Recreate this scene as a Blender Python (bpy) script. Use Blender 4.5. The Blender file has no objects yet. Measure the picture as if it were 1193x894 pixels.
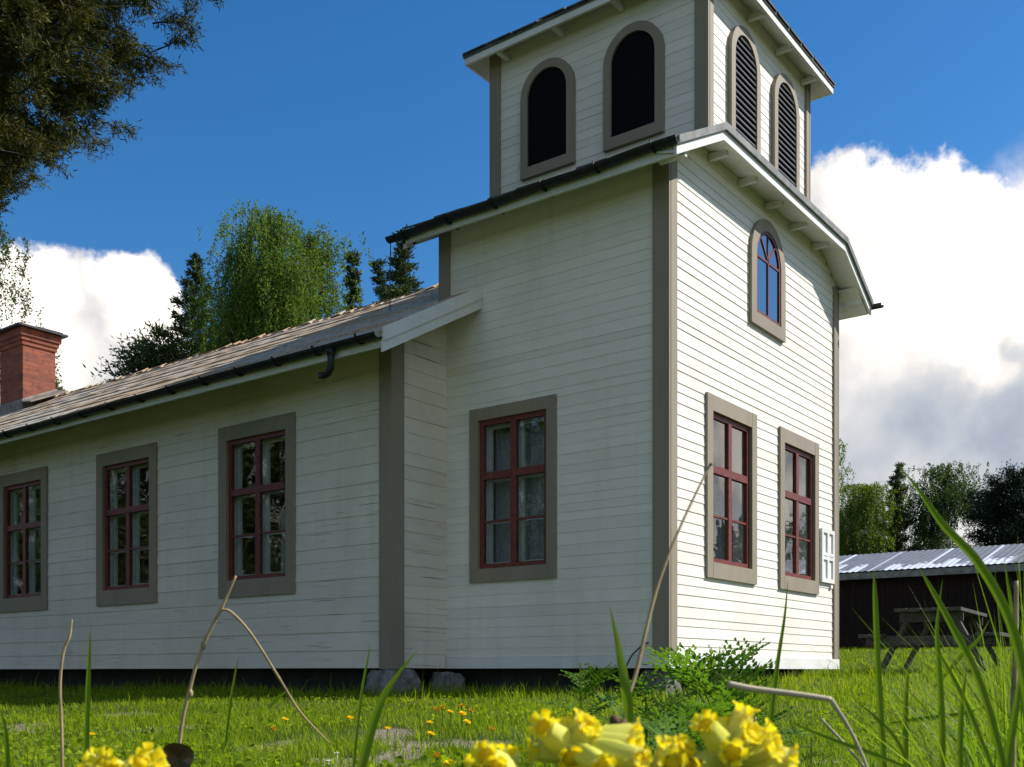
import bpy, math, random
import numpy as np
from mathutils import Vector, Matrix, noise as mnoise
R = math.radians
rnd = random.Random(7)
rng = np.random.default_rng(7)
sc = bpy.context.scene
col = sc.collection

# ------------------------------------------------------------------ camera frame (for measuring where things stand)
CAM = Vector((-8.89, -4.82, 0.42)); FW = Vector((0.8, 0.6, 0)); RT = Vector((0.6, -0.8, 0))
FPX, CX, HY = 1229.0, 596.5, 783.0
def at(x, y, d):
    """world point seen d metres into the view at photo pixel x, y"""
    return CAM + FW * d + RT * (d * (x - CX) / FPX) + Vector((0, 0, d * (HY - y) / FPX))

def sstep(a, b, x):
    t = np.clip((x - a) / (b - a), 0, 1); return t * t * (3 - 2 * t)
def ground_h(x, y):
    x = np.asarray(x, float); y = np.asarray(y, float)
    h = 0.10 + 0.09 * sstep(-6, 0, x) + 0.047 * np.clip(x, 0, 20) + 0.02 * np.clip(x - 20, 0, 40)
    h = h + 0.02 * np.sin(x * 0.9 + 1.3 * np.sin(y * 0.6)) * np.cos(y * 0.8) * np.clip(1 - np.abs(x) / 30, 0, 1)
    return h
def gh(x, y): return float(ground_h(x, y))
def on_ground(x, y, dz=0.0):
    d = 0.6
    while d < 60:
        p = at(x, y, d)
        if p.z <= gh(p.x, p.y) + dz: return p
        d += 0.02
    return p

# ------------------------------------------------------------------ materials
def mat_new(name):
    m = bpy.data.materials.new(name); m.use_nodes = True
    nt = m.node_tree; nt.nodes.clear()
    return m, nt, nt.nodes, nt.links
def N(nt, t, **k):
    n = nt.nodes.new(t)
    for a, v in k.items():
        if hasattr(n, a): setattr(n, a, v)
        else: n.inputs[a].default_value = v
    return n
def ramp(nt, stops, fac=None):
    r = nt.nodes.new('ShaderNodeValToRGB')
    e = r.color_ramp.elements
    while len(e) < len(stops): e.new(0.5)
    for i, (p, c) in enumerate(stops):
        e[i].position = p; e[i].color = (*c, 1) if len(c) == 3 else c
    if fac is not None: nt.links.new(fac, r.inputs[0])
    return r
def simple(name, c, rough=0.6, var=0.15, scale=8.0, bump=0.0, stretch=(1, 1, 1), c2=None, spec=0.3, metal=0.0, island=0.0):
    m, nt, ns, L = mat_new(name)
    out = N(nt, 'ShaderNodeOutputMaterial'); b = N(nt, 'ShaderNodeBsdfPrincipled')
    L.new(b.outputs[0], out.inputs[0])
    b.inputs['Roughness'].default_value = rough; b.inputs['Metallic'].default_value = metal
    b.inputs['Specular IOR Level'].default_value = spec
    tc = N(nt, 'ShaderNodeNewGeometry'); mp = N(nt, 'ShaderNodeMapping'); mp.inputs['Scale'].default_value = stretch
    L.new(tc.outputs['Position'], mp.inputs[0])
    nz = N(nt, 'ShaderNodeTexNoise'); nz.inputs['Scale'].default_value = scale; nz.inputs['Detail'].default_value = 6
    nz.inputs['Roughness'].default_value = 0.65
    L.new(mp.outputs[0], nz.inputs['Vector'])
    c2 = c2 or tuple(v * (1 - var * 1.6) for v in c)
    r = ramp(nt, [(0.32, c2), (0.66, tuple(min(1, v * (1 + var * .5)) for v in c))], nz.outputs['Fac'])
    cur = r.outputs[0]
    if island:
        mr = N(nt, 'ShaderNodeMapRange'); mr.inputs[3].default_value = 1 - island; mr.inputs[4].default_value = 1 + island
        L.new(tc.outputs['Random Per Island'], mr.inputs[0])
        mx = N(nt, 'ShaderNodeVectorMath', operation='SCALE'); L.new(cur, mx.inputs[0]); L.new(mr.outputs[0], mx.inputs['Scale'])
        cur = mx.outputs[0]
    L.new(cur, b.inputs['Base Color'])
    if bump:
        bp = N(nt, 'ShaderNodeBump'); bp.inputs['Strength'].default_value = bump; bp.inputs['Distance'].default_value = 0.01
        L.new(nz.outputs['Fac'], bp.inputs['Height']); L.new(bp.outputs[0], b.inputs['Normal'])
    return m
def leafy(name, ca, cb, trans=0.35, rough=0.5, patch=1.2, cc=None, ctr=None):
    """foliage: colour differs per leaf and in big patches, some light passes through"""
    m, nt, ns, L = mat_new(name)
    out = N(nt, 'ShaderNodeOutputMaterial'); g = N(nt, 'ShaderNodeNewGeometry')
    nz = N(nt, 'ShaderNodeTexNoise'); nz.inputs['Scale'].default_value = patch; nz.inputs['Detail'].default_value = 3
    L.new(g.outputs['Position'], nz.inputs['Vector'])
    ad = N(nt, 'ShaderNodeMath', operation='ADD'); L.new(g.outputs['Random Per Island'], ad.inputs[0]); L.new(nz.outputs['Fac'], ad.inputs[1])
    hf = N(nt, 'ShaderNodeMath', operation='MULTIPLY'); hf.inputs[1].default_value = 0.5; L.new(ad.outputs[0], hf.inputs[0])
    stops = [(0.2, ca), (0.72, cb)]
    if cc: stops.append((0.86, cc))
    r = ramp(nt, stops, hf.outputs[0])
    d = N(nt, 'ShaderNodeBsdfPrincipled'); d.inputs['Roughness'].default_value = rough; d.inputs['Specular IOR Level'].default_value = 0.10
    t = N(nt, 'ShaderNodeBsdfTranslucent')
    L.new(r.outputs[0], d.inputs['Base Color'])
    tm = N(nt, 'ShaderNodeMixRGB', blend_type='MULTIPLY'); tm.inputs[0].default_value = 1; tm.inputs[2].default_value = ctr or (1.5, 1.5, 0.6, 1)
    L.new(r.outputs[0], tm.inputs[1]); L.new(tm.outputs[0], t.inputs[0])
    mx = N(nt, 'ShaderNodeMixShader'); mx.inputs[0].default_value = trans
    L.new(d.outputs[0], mx.inputs[1]); L.new(t.outputs[0], mx.inputs[2]); L.new(mx.outputs[0], out.inputs[0])
    return m
def painted_boards(name, base, dirt, horiz, crack=0.0, pitch=0.1):
    """old oil paint on boards: grain along the board, weather stains, some peeling specks"""
    m, nt, ns, L = mat_new(name)
    out = N(nt, 'ShaderNodeOutputMaterial'); b = N(nt, 'ShaderNodeBsdfPrincipled'); L.new(b.outputs[0], out.inputs[0])
    b.inputs['Roughness'].default_value = 0.62; b.inputs['Specular IOR Level'].default_value = 0.2
    g = N(nt, 'ShaderNodeNewGeometry')
    def nz(sc_, scale, det, rg=0.6):
        mp = N(nt, 'ShaderNodeMapping'); mp.inputs['Scale'].default_value = sc_; L.new(g.outputs['Position'], mp.inputs[0])
        n = N(nt, 'ShaderNodeTexNoise'); n.inputs['Scale'].default_value = scale; n.inputs['Detail'].default_value = det; n.inputs['Roughness'].default_value = rg
        L.new(mp.outputs[0], n.inputs['Vector']); return n
    st = (1, 1, 14) if horiz else (14, 14, 1)
    grain = nz(st, 3.0, 8, 0.7); stain = nz((1, 1, .6), 1.1, 6); speck = nz((1, 1, 5), 9.0, 5)
    drip = nz((3, 3, .35), 1.6, 5)
    r1 = ramp(nt, [(0.3, tuple(v * .88 for v in base)), (0.7, base)], grain.outputs['Fac'])
    mr = N(nt, 'ShaderNodeMapRange'); mr.inputs[3].default_value = 0.93; mr.inputs[4].default_value = 1.03
    L.new(g.outputs['Random Per Island'], mr.inputs[0])
    s0 = N(nt, 'ShaderNodeVectorMath', operation='SCALE'); L.new(r1.outputs[0], s0.inputs[0]); L.new(mr.outputs[0], s0.inputs['Scale'])
    f1 = ramp(nt, [(0.48, (0, 0, 0)), (0.78, (.55, .55, .55))], stain.outputs['Fac'])
    m1 = N(nt, 'ShaderNodeMixRGB'); L.new(f1.outputs[0], m1.inputs[0]); L.new(s0.outputs[0], m1.inputs[1]); m1.inputs[2].default_value = (*dirt, 1)
    f3 = ramp(nt, [(0.55, (0, 0, 0)), (0.75, (.35, .35, .35))], drip.outputs['Fac'])
    m3 = N(nt, 'ShaderNodeMixRGB'); L.new(f3.outputs[0], m3.inputs[0]); L.new(m1.outputs[0], m3.inputs[1]); m3.inputs[2].default_value = (*dirt, 1)
    cur = m3
    if crack:
        ck = nz((.55, .55, 26), 2.2, 4, 0.5)
        f2 = ramp(nt, [(0.5 + .2 * (1 - crack), (0, 0, 0)), (0.53 + .2 * (1 - crack), (.8, .8, .8))], ck.outputs['Fac'])
        m2 = N(nt, 'ShaderNodeMixRGB'); L.new(f2.outputs[0], m2.inputs[0]); L.new(cur.outputs[0], m2.inputs[1]); m2.inputs[2].default_value = (.16, .14, .12, 1)
        cur = m2
    f4 = ramp(nt, [(0.70, (0, 0, 0)), (0.76, (.5, .5, .5))], speck.outputs['Fac'])
    m4 = N(nt, 'ShaderNodeMixRGB'); L.new(f4.outputs[0], m4.inputs[0]); L.new(cur.outputs[0], m4.inputs[1]); m4.inputs[2].default_value = (.3, .27, .23, 1)
    L.new(m4.outputs[0], b.inputs['Base Color'])
    bp = N(nt, 'ShaderNodeBump'); bp.inputs['Strength'].default_value = 0.25; bp.inputs['Distance'].default_value = 0.004
    L.new(grain.outputs['Fac'], bp.inputs['Height']); L.new(bp.outputs[0], b.inputs['Normal'])
    return m
def glass_mat(name, boost=1.5, tint=(.75, .8, .8)):
    m, nt, ns, L = mat_new(name)
    out = N(nt, 'ShaderNodeOutputMaterial')
    # both surfaces of the pane mirror alike from inside and outside (Schlick)
    g0 = N(nt, 'ShaderNodeNewGeometry'); dt = N(nt, 'ShaderNodeVectorMath', operation='DOT_PRODUCT'); L.new(g0.outputs['Incoming'], dt.inputs[0]); L.new(g0.outputs['Normal'], dt.inputs[1])
    ab = N(nt, 'ShaderNodeMath', operation='ABSOLUTE'); L.new(dt.outputs['Value'], ab.inputs[0])
    om = N(nt, 'ShaderNodeMath', operation='SUBTRACT'); om.inputs[0].default_value = 1; om.use_clamp = True; L.new(ab.outputs[0], om.inputs[1])
    pw = N(nt, 'ShaderNodeMath', operation='POWER'); pw.inputs[1].default_value = 4.2; L.new(om.outputs[0], pw.inputs[0])
    ml = N(nt, 'ShaderNodeMath', operation='MULTIPLY_ADD'); ml.inputs[1].default_value = .9; ml.inputs[2].default_value = .08 * boost; ml.use_clamp = True; L.new(pw.outputs[0], ml.inputs[0])
    t = N(nt, 'ShaderNodeBsdfTransparent'); t.inputs[0].default_value = (*tint, 1)
    gl = N(nt, 'ShaderNodeBsdfGlossy'); gl.inputs['Roughness'].default_value = 0.0
    g = N(nt, 'ShaderNodeNewGeometry'); nz = N(nt, 'ShaderNodeTexNoise'); nz.inputs['Scale'].default_value = 2.5; nz.inputs['Detail'].default_value = 1
    L.new(g.outputs['Position'], nz.inputs['Vector'])
    bp = N(nt, 'ShaderNodeBump'); bp.inputs['Strength'].default_value = 0.12; bp.inputs['Distance'].default_value = 0.02
    L.new(nz.outputs['Fac'], bp.inputs['Height']); L.new(bp.outputs[0], gl.inputs['Normal'])
    mx = N(nt, 'ShaderNodeMixShader'); L.new(ml.outputs[0], mx.inputs[0]); L.new(t.outputs[0], mx.inputs[1]); L.new(gl.outputs[0], mx.inputs[2])
    L.new(mx.outputs[0], out.inputs[0]); return m
def brick_mat(name):
    m, nt, ns, L = mat_new(name)
    out = N(nt, 'ShaderNodeOutputMaterial'); b = N(nt, 'ShaderNodeBsdfPrincipled'); L.new(b.outputs[0], out.inputs[0])
    b.inputs['Roughness'].default_value = .85
    g = N(nt, 'ShaderNodeNewGeometry'); sp = N(nt, 'ShaderNodeSeparateXYZ'); L.new(g.outputs['Position'], sp.inputs[0])
    ad = N(nt, 'ShaderNodeMath', operation='ADD'); L.new(sp.outputs[0], ad.inputs[0]); L.new(sp.outputs[1], ad.inputs[1])
    cb = N(nt, 'ShaderNodeCombineXYZ'); L.new(ad.outputs[0], cb.inputs[0]); L.new(sp.outputs[2], cb.inputs[1])
    br = N(nt, 'ShaderNodeTexBrick'); L.new(cb.outputs[0], br.inputs['Vector'])
    br.inputs['Color1'].default_value = (.30, .078, .034, 1); br.inputs['Color2'].default_value = (.16, .042, .026, 1); br.inputs['Mortar'].default_value = (.19, .085, .06, 1)
    br.inputs['Scale'].default_value = 1; br.inputs['Brick Width'].default_value = .25; br.inputs['Row Height'].default_value = .078; br.inputs['Mortar Size'].default_value = .007
    br.inputs['Bias'].default_value = -.2
    nz = N(nt, 'ShaderNodeTexNoise'); nz.inputs['Scale'].default_value = 9; nz.inputs['Detail'].default_value = 8; L.new(g.outputs['Position'], nz.inputs['Vector'])
    r = ramp(nt, [(.25, (.55, .5, .5)), (.5, (1, 1, 1)), (.75, (1.0, .95, .9))], nz.outputs['Fac'])
    mx = N(nt, 'ShaderNodeMixRGB', blend_type='MULTIPLY'); mx.inputs[0].default_value = 1; L.new(br.outputs[0], mx.inputs[1]); L.new(r.outputs[0], mx.inputs[2])
    L.new(mx.outputs[0], b.inputs['Base Color'])
    bp = N(nt, 'ShaderNodeBump'); bp.inputs['Strength'].default_value = .8; bp.inputs['Distance'].default_value = .012; bp.invert = True
    L.new(br.outputs['Fac'], bp.inputs['Height']); L.new(bp.outputs[0], b.inputs['Normal'])
    return m
def roof_mat(name):
    """weathered roofing with grey, rust-brown and lichen-orange streaks along the courses"""
    m, nt, ns, L = mat_new(name)
    out = N(nt, 'ShaderNodeOutputMaterial'); b = N(nt, 'ShaderNodeBsdfPrincipled'); L.new(b.outputs[0], out.inputs[0])
    b.inputs['Roughness'].default_value = .9; b.inputs['Specular IOR Level'].default_value = .15
    g = N(nt, 'ShaderNodeNewGeometry')
    def nz(s, scale, det):
        mp = N(nt, 'ShaderNodeMapping'); mp.inputs['Scale'].default_value = s; L.new(g.outputs['Position'], mp.inputs[0])
        n = N(nt, 'ShaderNodeTexNoise'); n.inputs['Scale'].default_value = scale; n.inputs['Detail'].default_value = det; n.inputs['Roughness'].default_value = .7
        L.new(mp.outputs[0], n.inputs['Vector']); return n
    a = nz((1, .25, 1), 2.2, 6); s = nz((1, 1, 1), 14, 8); f = nz((1, 1, 1), 60, 4)
    r1 = ramp(nt, [(.3, (.47, .41, .33)), (.44, (.60, .52, .42)), (.54, (.52, .35, .20)), (.62, (.58, .49, .37)), (.74, (.70, .65, .57))], a.outputs['Fac'])
    sf = N(nt, 'ShaderNodeMath', operation='MULTIPLY_ADD'); sf.inputs[1].default_value = .55; L.new(f.outputs['Fac'], sf.inputs[0]); sh = N(nt, 'ShaderNodeMath', operation='MULTIPLY'); sh.inputs[1].default_value = .5; L.new(s.outputs['Fac'], sh.inputs[0]); L.new(sh.outputs[0], sf.inputs[2])
    r2 = ramp(nt, [(.40, (.38, .36, .34)), (.54, (1, 1, 1)), (.7, (1.15, 1.12, 1.05))], sf.outputs[0])
    mx = N(nt, 'ShaderNodeMixRGB', blend_type='MULTIPLY'); mx.inputs[0].default_value = 1; L.new(r1.outputs[0], mx.inputs[1]); L.new(r2.outputs[0], mx.inputs[2])
    L.new(mx.outputs[0], b.inputs['Base Color'])
    bp = N(nt, 'ShaderNodeBump'); bp.inputs['Strength'].default_value = .3; bp.inputs['Distance'].default_value = .01
    L.new(s.outputs['Fac'], bp.inputs['Height']); L.new(bp.outputs[0], b.inputs['Normal'])
    return m
def tin_mat(name):
    """galvanised corrugated sheets: grey with flaked pale zinc patches running down the sheets"""
    m, nt, ns, L = mat_new(name)
    out = N(nt, 'ShaderNodeOutputMaterial'); b = N(nt, 'ShaderNodeBsdfPrincipled'); L.new(b.outputs[0], out.inputs[0])
    b.inputs['Roughness'].default_value = .5; b.inputs['Metallic'].default_value = .15
    g = N(nt, 'ShaderNodeNewGeometry'); sp = N(nt, 'ShaderNodeSeparateXYZ'); L.new(g.outputs['Position'], sp.inputs[0])
    def mth(op, a, b=None):
        q = N(nt, 'ShaderNodeMath', operation=op)
        for k, v in enumerate((a, b)):
            if v is None: continue
            if isinstance(v, (int, float)): q.inputs[k].default_value = v
            else: L.new(v, q.inputs[k])
        return q.outputs[0]
    wn_ = N(nt, 'ShaderNodeTexWhiteNoise', noise_dimensions='1D'); L.new(mth('FLOOR', mth('MULTIPLY', sp.outputs[1], 3.1)), wn_.inputs['W'])
    wb = N(nt, 'ShaderNodeTexNoise'); wb.inputs['Scale'].default_value = .55; wb.inputs['Detail'].default_value = 2; mp = N(nt, 'ShaderNodeMapping'); mp.inputs['Scale'].default_value = (0, 1, 0); L.new(g.outputs['Position'], mp.inputs[0]); L.new(mp.outputs[0], wb.inputs['Vector'])
    n = N(nt, 'ShaderNodeTexNoise'); n.inputs['Scale'].default_value = 5; n.inputs['Detail'].default_value = 6; L.new(g.outputs['Position'], n.inputs['Vector'])
    along = mth('MULTIPLY', mth('SUBTRACT', sp.outputs[0], 17.6), .36)                      # 0 at the eave, 1 at the ridge
    reach = mth('ADD', mth('ADD', mth('MULTIPLY', wn_.outputs['Value'], .75), mth('MULTIPLY', wb.outputs['Fac'], 1.0)), mth('ADD', mth('MULTIPLY', n.outputs['Fac'], .5), -1.02))
    flake = mth('GREATER_THAN', reach, along)
    lap = mth('LESS_THAN', mth('FRACT', mth('MULTIPLY', sp.outputs[1], .78)), .07)
    tot = mth('MAXIMUM', flake, mth('MULTIPLY', lap, .9))
    r0 = ramp(nt, [(.35, (.13, .13, .135)), (.7, (.19, .19, .195))], n.outputs['Fac'])
    mx = N(nt, 'ShaderNodeMixRGB'); L.new(tot, mx.inputs[0]); L.new(r0.outputs[0], mx.inputs[1]); mx.inputs[2].default_value = (.60, .62, .66, 1)
    L.new(mx.outputs[0], b.inputs['Base Color'])
    return m

M = {}
M['white'] = painted_boards('painted_white_boards', (.84, .787, .695), (.60, .54, .44), True, crack=0.0)
M['nave_white'] = painted_boards('old_painted_boards', (.78, .712, .595), (.50, .43, .33), True, crack=0.16)
M['white_trim'] = painted_boards('painted_white_trim', (.78, .77, .73), (.5, .47, .42), True)
M['taupe'] = painted_boards('taupe_trim_paint', (.30, .252, .185), (.18, .155, .12), False)
M['red'] = simple('dark_red_sash_paint', (.185, .046, .034), .45, .3, 20)
M['inner_white'] = simple('inner_sash_white', (.78, .78, .75), .5, .08)
M['curtain'] = simple('sheer_curtain', (.42, .43, .44), .9, .2, 30)
M['louver'] = simple('blue_black_louver_paint', (.016, .018, .026), .45, .3, 12)
M['mesh_black'] = simple('black_insect_mesh', (.004, .0045, .006), .8, .2, 12, spec=.1)
M['gutter'] = simple('dark_gutter_metal', (.018, .02, .023), .45, .4, 6, spec=.4)
M['glass'] = glass_mat('window_glass', 1.25)
M['glass_front'] = glass_mat('window_glass_front', 2.6)
M['glass_dark'] = glass_mat('window_glass_strong', 5.0, (.3, .33, .36))
M['brick'] = brick_mat('red_chimney_brick')
M['roof'] = roof_mat('weathered_roof')
M['tile_dark'] = simple('dark_roof_edge', (.10, .10, .095), .8, .4, 10, bump=.5)
M['drip'] = simple('grey_drip_edge', (.20, .20, .18), .6, .3, 6)
M['flash'] = simple('grey_flashing', (.25, .22, .18), .6, .3, 5)
M['stone'] = simple('granite_stone', (.20, .19, .175), .9, .45, 7, bump=.8)
M['dark_inside'] = simple('dark_interior', (.05, .045, .04), .9, .3, 4)
M['tin'] = tin_mat('corrugated_tin')
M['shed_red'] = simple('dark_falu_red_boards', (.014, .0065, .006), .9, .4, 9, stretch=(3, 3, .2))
M['shed_trim'] = simple('grey_shed_trim', (.22, .22, .21), .8, .3, 6)
M['old_wood'] = simple('grey_weathered_wood', (.075, .072, .062), .85, .4, 10, stretch=(2, 2, 6))
M['pale_wood'] = simple('pale_weathered_wood', (.42, .41, .38), .8, .3, 10)
M['bark_pine'] = simple('pine_bark', (.13, .075, .045), .95, .5, 8, bump=.8)
M['bark_dark'] = simple('dark_twig_bark', (.045, .033, .024), .95, .4, 8)
M['bark_birch'] = simple('birch_bark', (.62, .60, .55), .8, .5, 7, stretch=(1, 1, 4), c2=(.10, .09, .08))
M['pine_near'] = leafy('near_pine_needles', (.026, .034, .010), (.090, .092, .022), .22, .6, 1.4, (.17, .14, .035))
M['pine_far'] = leafy('far_pine_needles', (.022, .038, .017), (.075, .105, .040), .15, .5, .5)
M['pine_grey'] = leafy('grey_green_needles', (.040, .052, .028), (.105, .125, .065), .2, .6, .5)
M['pine_black'] = leafy('dark_pine_needles', (.008, .015, .012), (.022, .036, .024), .12, .5, .5)
M['birch'] = leafy('birch_leaves', (.05, .09, .016), (.145, .215, .038), .42, .55, .45, (.22, .29, .065))
M['birch_blue'] = leafy('cool_birch_leaves', (.03, .055, .018), (.085, .13, .04), .35, .45, .35, (.12, .17, .06))
M['birch_yellow'] = leafy('yellow_birch_leaves', (.06, .10, .014), (.15, .20, .03), .4, .45, .35, (.2, .24, .05))
M['grass'] = leafy('lawn_grass_blades', (.090, .165, .007), (.265, .340, .014), .48, .8, 1.3, (.34, .33, .06))
M['tall_grass'] = leafy('tall_grass_blades', (.085, .16, .010), (.19, .28, .022), .5, .5, 4, (.28, .32, .06))
M['dry'] = simple('dry_straw', (.36, .26, .13), .7, .3, 30)
M['dry_pale'] = simple('pale_dry_straw', (.55, .46, .30), .7, .25, 30)
M['dry_brown'] = simple('brown_withered_leaf', (.13, .06, .03), .8, .4, 60)
M['tansy'] = leafy('feathery_leaves', (.058, .128, .012), (.12, .225, .028), .42, .6, 6)
M['calyx'] = leafy('cowslip_calyx', (.66, .68, .09), (.86, .83, .22), .35, .5, 60, (.85, .86, .5), (1.1, 1.1, .6, 1))
M['corolla'] = leafy('cowslip_petals', (.90, .70, .010), (.97, .83, .03), .5, .5, 120, None, (1.05, 1, .6, 1))
M['dandelion'] = leafy('dandelion_petals', (.85, .58, .006), (.92, .70, .02), .3, .6, 60, None, (1, 1, .6, 1))
M['dandelion_old'] = leafy('faded_dandelion_petals', (.55, .30, .02), (.72, .44, .03), .25, .6, 60, None, (1, 1, .6, 1))
M['daisy'] = simple('white_petals', (.8, .8, .78), .7, .05)

# ------------------------------------------------------------------ mesh helpers
class MB:
    def __init__(s): s.v = []; s.f = []
    def quad(s, a, b, c, d):
        n = len(s.v); s.v += [tuple(a), tuple(b), tuple(c), tuple(d)]; s.f.append((n, n+1, n+2, n+3))
    def tri(s, a, b, c):
        n = len(s.v); s.v += [tuple(a), tuple(b), tuple(c)]; s.f.append((n, n+1, n+2))
    def poly(s, pts):
        n = len(s.v); s.v += [tuple(p) for p in pts]; s.f.append(tuple(range(n, n+len(pts))))
    def prism(s, a, b):
        """a, b: equal-length loops; side walls and both ends"""
        n = len(s.v); k = len(a); s.v += [tuple(p) for p in a] + [tuple(p) for p in b]
        for i in range(k): s.f.append((n+i, n+(i+1) % k, n+k+(i+1) % k, n+k+i))
        s.f.append(tuple(range(n+k-1, n-1, -1))); s.f.append(tuple(range(n+k, n+2*k)))
    def box(s, x0, x1, y0, y1, z0, z1):
        s.prism([(x0,y0,z0),(x1,y0,z0),(x1,y1,z0),(x0,y1,z0)], [(x0,y0,z1),(x1,y0,z1),(x1,y1,z1),(x0,y1,z1)])
    def bar(s, p, q, w, h, up=(0, 0, 1)):
        p = Vector(p); q = Vector(q); d = (q-p).normalized(); side = d.cross(Vector(up)).normalized(); u = side.cross(d)
        r = [(-w/2,-h/2),(w/2,-h/2),(w/2,h/2),(-w/2,h/2)]
        s.prism([p+side*a+u*b for a, b in r], [q+side*a+u*b for a, b in r])
    def tube(s, pts, rad, k=8, cap=True):
        pts = [Vector(p) for p in pts]; n0 = len(s.v); m = len(pts)
        if not hasattr(rad, '__len__'): rad = [rad]*m
        prev = None
        for i, p in enumerate(pts):
            d = (pts[min(i+1, m-1)] - pts[max(i-1, 0)]).normalized()
            if prev is None:
                a = Vector((0,0,1)) if abs(d.z) < .9 else Vector((1,0,0)); side = d.cross(a).normalized()
            else:
                side = (prev - d*prev.dot(d)).normalized()
            prev = side; u = d.cross(side)
            for j in range(k):
                t = 2*math.pi*j/k; s.v.append(tuple(p + (side*math.cos(t) + u*math.sin(t))*rad[i]))
        for i in range(m-1):
            for j in range(k):
                s.f.append((n0+i*k+j, n0+i*k+(j+1) % k, n0+(i+1)*k+(j+1) % k, n0+(i+1)*k+j))
        if cap:
            s.f.append(tuple(range(n0+k-1, n0-1, -1))); s.f.append(tuple(range(n0+(m-1)*k, n0+m*k)))
    def build(s, name, m, parent=None, smooth=False, mats=None):
        me = bpy.data.meshes.new(name); me.from_pydata(s.v, [], s.f); me.update()
        me.materials.append(M[m] if isinstance(m, str) else m)
        if smooth:
            for p in me.polygons: p.use_smooth = True
        o = bpy.data.objects.new(name, me); col.objects.link(o)
        if parent:
            o.parent = parent
            o.matrix_parent_inverse = parent.matrix_basis.inverted()
        return o
def np_mesh(name, V, F, m, parent=None, smooth=False):
    """V (n,3); F list of (array (k,c)) polygon groups"""
    me = bpy.data.meshes.new(name)
    V = np.asarray(V, np.float32); me.vertices.add(len(V)); me.vertices.foreach_set('co', V.ravel())
    loops = np.concatenate([f.ravel() for f in F]).astype(np.int32)
    tot = np.concatenate([np.full(len(f), f.shape[1], np.int32) for f in F])
    st = np.concatenate([[0], np.cumsum(tot)[:-1]]).astype(np.int32)
    me.loops.add(len(loops)); me.loops.foreach_set('vertex_index', loops)
    me.polygons.add(len(tot)); me.polygons.foreach_set('loop_start', st)
    me.materials.append(M[m]); me.update(calc_edges=True); me.validate()
    if smooth: me.polygons.foreach_set('use_smooth', np.ones(len(tot), bool))
    o = bpy.data.objects.new(name, me); col.objects.link(o)
    if parent:
        o.parent = parent; o.matrix_parent_inverse = parent.matrix_basis.inverted()
    return o
def tag(o, label=None, cat=None, group=None, kind=None):
    if label: o['label'] = label
    if cat: o['category'] = cat
    if group: o['group'] = group
    if kind: o['kind'] = kind
    return o
def thing(name, label, cat, loc=(0, 0, 0), group=None, rz=0):
    o = bpy.data.objects.new(name, None); o.empty_display_size = .2; col.objects.link(o)
    o.matrix_basis = Matrix.Translation(loc) @ Matrix.Rotation(rz, 4, 'Z')
    return tag(o, label, cat, group)
def copy_tree(o, parent=None):
    c = o.copy(); col.objects.link(c)
    if parent:
        c.parent = parent; c.matrix_parent_inverse = o.matrix_parent_inverse.copy()
    for ch in [x for x in o.children]: copy_tree(ch, c)
    return c

# ------------------------------------------------------------------ the church
WX, TD = 4.50, 2.75               # tower width and depth in front of the nave
NX0, NX1, NY1 = -0.88, 5.38, 20.0 # nave walls
ZB = 0.46                         # lower edge of the cladding
SL = 0.552                        # roof slopes
church = thing('church', 'white timber church with square belfry tower, grey roof and brick chimney', 'church', (0, 0, ZB))

class Face:
    """a wall face: u along the wall, z up, off outward"""
    def __init__(s, fn): s.fn = fn
    def __call__(s, u, z, off=0.0): return s.fn(u, z, off)
F_front = Face(lambda u, z, o: (u, -o, z))
F_left = Face(lambda u, z, o: (-o, u, z))
F_right = Face(lambda u, z, o: (WX+o, u, z))
F_nave = Face(lambda u, z, o: (NX0-o, u, z))
F_nright = Face(lambda u, z, o: (NX1+o, u, z))
F_gable = Face(lambda u, z, o: (u, TD-o, z))
F_nback = Face(lambda u, z, o: (u, NY1+o, z))
BX0, BX1, BY0, BY1 = 0.90, 3.62, 0.04, 2.80
F_bleft = Face(lambda u, z, o: (BX0-o, u, z))
F_bfront = Face(lambda u, z, o: (u, BY0-o, z))
F_bright = Face(lambda u, z, o: (BX1+o, u, z))
F_bback = Face(lambda u, z, o: (u, BY1+o, z))

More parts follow.
